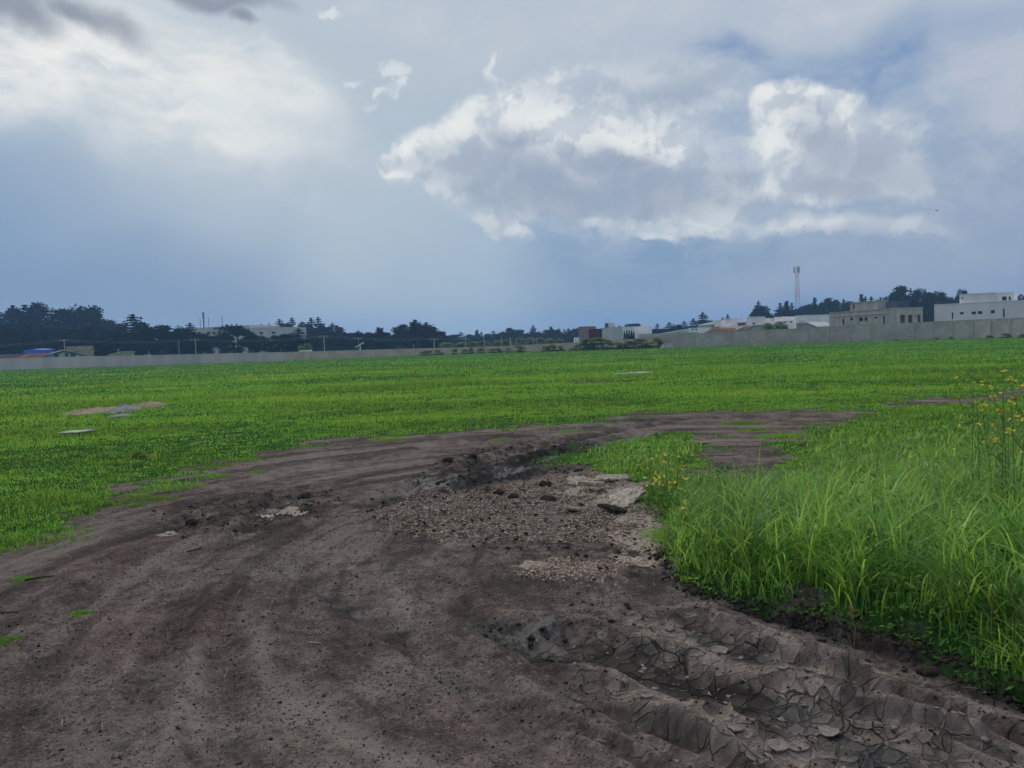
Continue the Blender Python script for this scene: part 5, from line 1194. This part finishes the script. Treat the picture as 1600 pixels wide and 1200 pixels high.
a = v.uz(103, 544, 1)[0]; b = v.uz(124, 544, 1)[0]; v.block(a, b, v.uz(130, 548)[1] + .16, v.uz(113, 542)[1], 1, 5, M_tan, name='upper_wall')
v = House('tan_shed', 172, 176, 192.5, 175, 'tan shed with a slanting top right of the trimmed hedge', 'shed'); P = [v.uz(172, 555), v.uz(192, 550)]; w_ = MB(); w_.prism([(0, 0), (v.L, 0), (v.L, P[1][1]), (0, P[0][1])], 0, 4); w_.build('wall', M_tan, v.e)
r_ = MB(); r_.prism([(-.1, P[0][1] + .003), (v.L + .1, P[1][1] + .003), (v.L + .1, P[1][1] + .12), (-.1, P[0][1] + .12)], -.1, 4.1); r_.build('roof', M_grey, v.e)
# trimmed hedge block
def hedge(xa, xb, top, D, lab):
    v = House('trimmed_hedge', xa, D, xb, D - 2, lab, 'hedge'); zt = v.uz((xa + xb) / 2, top)[1]; n = 2600
    face = rng.integers(0, 3, n); U = rng.uniform(0, v.L, n); Z = rng.uniform(0, zt, n); Yd = rng.uniform(0, 2.2, n)
    Yv = np.where(face == 0, 0, Yd); Zv = np.where(face == 1, zt, Z); Uv = np.where(face == 2, np.where(rng.random(n) < .5, 0, v.L), U)
    P = np.stack([Uv, Yv, Zv], 1) + rng.normal(0, .06, (n, 3)); V, Fq = tri_cloud(P, rng.normal(size=(n, 3)), rng.uniform(.15, .35, n)); link('foliage', mk_mesh('foliage', V, Fq), M_pine, v.e)
    w_ = MB(); w_.box(.1, .1, 0, v.L - .1, 2.1, zt - .1); w_.build('branches', M_pine, v.e)
hedge(150, 174, 536.5, 180, 'tall dark box-trimmed hedge behind the left wall'); hedge(4, 40, 546, 196, 'long low trimmed hedge left of the blue tarpaulin')

# ------------------------------------------------------------------ vehicles glimpsed over the wall
M_van = mat('white_van_paint', (.75, .76, .78), .35, .05, 1, spec=.5)
def van(px, wpx, D, topy, lab):
    a = at(px - wpx / 2, topy, D); h = a.z; L = wpx / F * D; e = empty('white_van', (a.x, a.y, 0), label=lab, cat='van', group='white vans parked behind the wall')
    b = MB(); b.prism([(0, .35), (L, .35), (L, h * .95), (L * .97, h), (L * .22, h), (L * .14, h * .94), (L * .04, h * .58), (0, h * .52)], 0, 1.9); b.build('body', M_van, e)
    g = MB(); g.prism([(L * .075, h * .62), (L * .2, h * .62), (L * .2, h * .9), (L * .15, h * .9)], -.012, -.003); g.build('side_window', M_glass, e)
    for q in (.2, .8):
        t = MB(); n = 14; t.prism([(L * q + .33 * math.cos(2 * math.pi * i / n), .33 + .33 * math.sin(2 * math.pi * i / n)) for i in range(n)], -.03, .2); t.build('wheel', M_frame, e)
van(474, 20, 160, 547.6, 'white van roof above the brown end of the left wall'); van(227, 6.5, 166, 554.6, 'white van tip beside the thin white post behind the wall'); van(901, 8, 190, 527.5, 'white van between bushes left of the red house')
w_ = MB(); p = at(562, 539, 175); w_.prism([(-1.0, -.55), (.8, .45), (.75, .6), (-1.05, -.4)], 0, 1.2); w_.box(-.1, .4, -p.z, .1, .6, -.05); tag(w_.build('solar_panel', M_van, loc=p), 'small tilted white panel on a post before the dark trees', 'panel')

# ------------------------------------------------------------------ walls
def block_material(name, c1, c2, sc):
    m = bpy.data.materials.new(name); m.use_nodes = True; t = m.node_tree; t.nodes.clear(); B = NB(t)
    tc = B.n('ShaderNodeTexCoord').outputs['Object']; sp = B.n('ShaderNodeSeparateXYZ', ins={0: tc})
    v = B.n('ShaderNodeCombineXYZ', ins={0: sp.outputs[0], 1: sp.outputs[2]}).outputs[0]
    br = B.n('ShaderNodeTexBrick', ins={'Vector': v, 'Color1': (*c1, 1), 'Color2': (*c2, 1), 'Mortar': (*(c * 1.25 for c in c2), 1), 'Scale': 1.0, 'Mortar Size': .012, 'Brick Width': .4, 'Row Height': .2})
    nz = B.noise(tc, .5, 6, .65); n2 = B.noise(B.vec('MULTIPLY', tc, (1, 1, 4)), 1.6, 5, .6)
    col = B.mix(B.sm(nz, .35, .65, 0, .5), br.outputs[0], tuple(c * .62 for c in c1)); col = B.mix(B.sm(n2, .56, .72, 0, .55), col, tuple(min(1, c * 1.6) for c in c2))
    p = B.n('ShaderNodeBsdfDiffuse', ins={0: col}); B.n('ShaderNodeOutputMaterial', ins={0: p.outputs[0]}); return m
M_bl = block_material('grey_blocks', (.40, .335, .29), (.47, .40, .35), 1); M_bb = block_material('brown_blocks', (.50, .37, .30), (.54, .41, .34), 1)
M_render = mat('grey_render', (.62, .53, .505), .95, .22, .35, streaks=True); M_pil = mat('concrete_pilaster', (.47, .42, .38), .95, .2, 1)
def wall_run(pts, m, lab, pil=None, mp=None, cap=None, gaps=2.3):
    """pts: (px, foot py, top py) along the run; a foot lies on the level ground"""
    P = [(Vector((*gp(a, b), 0)), at(a, c, gp(a, b)[1]).z) for a, b, c in pts]
    o = P[0][0]; ang = math.atan2(P[-1][0].y - o.y, P[-1][0].x - o.x); e = empty('boundary_wall', o, ang, label=lab, cat='wall')
    R = Matrix.Rotation(-ang, 3, 'Z'); Q = [(R @ (p - o), z) for p, z in P]
    w = MB(); c = MB(); pl = []
    for (a, za), (b, zb) in zip(Q, Q[1:]):
        n = Vector((-(b - a).y, (b - a).x, 0)).normalized() * .10
        V = [a - n, b - n, b + n, a + n]; V = [(v.x, v.y, -.15) for v in V] + [(v.x, v.y, z) for v, z in zip(V, (za, zb, zb, za))]
        w.add(V, [(3, 2, 1, 0), (4, 5, 6, 7), (0, 1, 5, 4), (1, 2, 6, 5), (2, 3, 7, 6), (3, 0, 4, 7)])
        n2 = n * 1.3; V = [a - n2, b - n2, b + n2, a + n2]; V = [(v.x, v.y, z + .004) for v, z in zip(V, (za, zb, zb, za))] + [(v.x, v.y, z + .09) for v, z in zip(V, (za, zb, zb, za))]
        c.add(V, [(3, 2, 1, 0), (4, 5, 6, 7), (0, 1, 5, 4), (1, 2, 6, 5), (2, 3, 7, 6), (3, 0, 4, 7)])
        if pil:
            L = (b - a).length; k = max(1, round(L / gaps))
            for i in range(k): t = i / k; pl.append((a.lerp(b, t), za * (1 - t) + zb * t, n))
    w.build('panel', m, e); c.build('coping', cap or m, e)
    for p, z, n in pl[:100]:
        u = Vector((n.y, -n.x, 0)).normalized() * .12; n3 = n * 1.9; V = [p - u - n3, p + u - n3, p + u + n3, p - u + n3]; b_ = MB(); b_.add([(v.x, v.y, -.1) for v in V] + [(v.x, v.y, z + .0) for v in V], [(3, 2, 1, 0), (4, 5, 6, 7), (0, 1, 5, 4), (1, 2, 6, 5), (2, 3, 7, 6), (3, 0, 4, 7)]); b_.build('pilaster', mp or m, e)
    return e
wall_run([(-330, 589.5, 570), (-150, 584, 565.5), (0, 578.3, 561), (130, 574.5, 557.6), (260, 570, 555), (380, 566, 552.2), (450, 563.6, 550.8)], M_render, 'long grey-rendered boundary wall at the left side of the meadow')
wall_run([(450.5, 563.6, 550.6), (560, 558.6, 547.6), (650, 555, 545.2), (720, 552.6, 543.4), (800, 549.8, 540.6), (880, 547.6, 536.6), (940, 545.6, 533.5), (1004, 543.6, 529.5)], M_bb, 'brown block boundary wall across the far middle of the meadow')
wall_run([(1004.5, 543.6, 527.5), (1060, 542, 522.6), (1140, 540, 519), (1230, 537.2, 515), (1330, 533.6, 509), (1430, 530.4, 504.5), (1520, 528.4, 500.4), (1610, 526.6, 496.6), (1750, 523, 490), (1950, 518, 482)], M_bl, 'grey block wall with pale pilasters across the right of the meadow', pil=True, mp=M_pil, gaps=3.2)

# ------------------------------------------------------------------ poles, wires, mast
M_pole = mat('pole_concrete', (.46, .43, .40), .9, .2, 1); M_wire = mat('wire', (.30, .31, .32), .6, .1, 1)
poles = []
def pole(px, topy, D, lab, arm=True, r=.16):
    t = at(px, topy, D); r *= .65; e = empty('utility_pole', (t.x, t.y, 0), label=lab, cat='utility pole', group='utility poles behind the walls'); p = MB(); p.tube([(0, 0, -.1), (0, 0, t.z)], r * 1.2, r * .8, 8); p.build('pole', M_pole, e)
    if arm:
        a = MB(); a.box(-1.0, -.30, t.z - .42, 1.0, -.20, t.z - .32); a.build('crossarm', M_pole, e)
        for x in (-.9, 0, .9): i = MB(); i.tube([(x, -.245, t.z - .32), (x, -.245, t.z - .08)], .05, .04, 6); i.build('insulator', M_wire, e)
    poles.append((px, Vector((t.x, t.y - .245, t.z)))); return t
pole(100, 530, 185, 'utility pole above the tiled-roof house'); pole(279, 532, 185, 'thin utility pole left of the office block trees', False, .1); pole(305, 529, 180, 'pale utility pole before the office block')
pole(506, 524, 168, 'utility pole with long crossarm at the brown wall'); pole(560, 527, 205, 'distant utility pole behind the small tilted panel', True, .08); pole(678, 528, 172, 'utility pole right of the big dark tree clump'); pole(727, 527.5, 172, 'pale utility pole left of the far treeline middle')
pole(756, 526, 180, 'slim grey pole in the far treeline', False, .12); pole(783, 524, 180, 'tall slim pole left of the pale one', False, .12); pole(797.5, 527, 165, 'pale short pole before the far treeline', False, .2); pole(834, 529, 175, 'thin pole under the tall cedar', False, .1); pole(838.5, 529, 175, 'thin pole right beside the other under the cedar', False, .1)
pole(646, 537, 160, 'short white post on the brown wall', False, .1); pole(232.5, 549, 168, 'short white post next to the van behind the wall', False, .1)
def wires(a, b, lab, n=2):
    for k in range(n):
        w = MB(); off = Vector((0, 0, -.35 * k)); pts = []
        for i in range(13): t = i / 12; p = a.lerp(b, t); pts.append(p + off + Vector((0, 0, -4 * t * (1 - t) * min(1.2, (b - a).length * .02))) - a)
        w.tube(pts, .022, .022, 4); tag(w.build('power_line', M_wire, loc=a), (('upper ' if k == 0 else 'lower ') + lab), 'power line', 'power lines')
main = sorted([p for p in poles if p[0] in (100, 305, 506, 678, 727)], key=lambda p: p[0])
wl = ['power line from the tiled-roof house to the office block pole', 'power line from the office block pole to the long-armed pole', 'power line from the long-armed pole to the big clump pole', 'power line between the big clump pole and the next pale pole']
p0 = at(-200, 540, 190); wires(Vector((p0.x, p0.y, main[0][1].z)), main[0][1], 'power line leaving the view left of the tiled-roof house')
for (a, b), l in zip(zip(main, main[1:]), wl): wires(a[1], b[1], l)

def mast():
    t = at(1244, 418, 340); b = at(1246.5, 500, 340); e = empty('telecom_mast', (b.x, b.y, 0), label='tall red and white lattice telecom mast behind the villas', cat='mast')
    Hm = t.z; secs = 7; Mr = mat('mast_red', (.55, .08, .06), .6, .1, 1); Mw = mat('mast_white', (.42, .35, .34), .6, .1, 1); hw = lambda z: .95 - .45 * z / Hm
    for i in range(secs):
        z0, z1 = Hm * i / secs, Hm * (i + 1) / secs; s = MB(); n = 4
        for (sx, sy) in ((-1, -1), (1, -1), (1, 1), (-1, 1)): s.tube([(sx * hw(z0), sy * hw(z0), z0), (sx * hw(z1), sy * hw(z1), z1)], .05, .05, 5)
        for k in range(2):
            za = z0 + (z1 - z0) * k / 2; zb = z0 + (z1 - z0) * (k + 1) / 2
            for (a, c) in (((-1, -1), (1, -1)), ((1, -1), (1, 1)), ((1, 1), (-1, 1)), ((-1, 1), (-1, -1))):
                p = (a[0] * hw(za), a[1] * hw(za), za); q = (c[0] * hw(zb), c[1] * hw(zb), zb); q2 = (c[0] * hw(za), c[1] * hw(za), za); p2 = (a[0] * hw(zb), a[1] * hw(zb), zb)
                s.tube([p, q], .035, .035, 4); s.tube([p, q2], .03, .03, 4)
        s.build('lattice_section', Mr if i % 2 == 0 else Mw, e)
    for a in (0, 2.09, 4.19):
        p = MB(); cx, cy = math.cos(a + .5) * 1.25, math.sin(a + .5) * 1.25
        p.box(cx - .22, cy - .15, Hm - 2.4, cx + .22, cy + .15, Hm + .3); p.tube([(0, 0, Hm - 1.2), (cx, cy, Hm - 1.2)], .06, .06, 4); p.build('antenna_panel', M_metal, e)
    r = MB(); r.tube([(0, 0, Hm - .5), (0, 0, Hm + 1.2)], .06, .03, 5); r.build('lightning_rod', M_metal, e)
mast(); lap('mast()')
# flying bird
def bird():
    p = at(1463, 329, 60); V = []; Fs = []
    b = MB(); b.tube([(-.18, 0, 0), (-.1, 0, .01), (0, 0, .02), (.1, 0, .02), (.17, 0, .0)], .02, .03, 8)
    b.add([(-.02, .02, .03), (.08, .02, .03), (.03, .24, .10), (-.03, .25, .10), (-.08, .42, .03), (-.12, .42, .03)], [(0, 1, 2, 3), (3, 2, 4, 5)])
    b.add([(-.02, -.02, .03), (.08, -.02, .03), (.03, -.24, .10), (-.03, -.25, .10), (-.08, -.42, .03), (-.12, -.42, .03)], [(3, 2, 1, 0), (5, 4, 2, 3)])
    b.add([(-.16, .01, 0), (-.16, -.01, 0), (-.30, -.05, 0), (-.30, .05, 0)], [(0, 1, 2, 3)])
    o = b.build('bird', mat('bird_feathers', (.03, .03, .03)), loc=p); o.rotation_euler = (.2, 0, .7); tag(o, 'small dark bird flying high below the right cumulus', 'bird')
bird()

# ------------------------------------------------------------------ haze
def haze():
    b = MB(); b.box(-1500, -1500, -1.2, 1500, 1500, 48)
    m = bpy.data.materials.new('haze'); m.use_nodes = True; t = m.node_tree; t.nodes.clear(); B = NB(t)
    v = B.n('ShaderNodeVolumePrincipled', ins={'Color': (.34, .60, 1.0, 1), 'Density': .00042, 'Anisotropy': .2}); B.n('ShaderNodeOutputMaterial', ins={1: v.outputs[0]})
    o = b.build('haze', m); tag(o, 'thin bluish haze over the whole meadow', 'haze', kind='stuff')
haze(); lap('haze()')
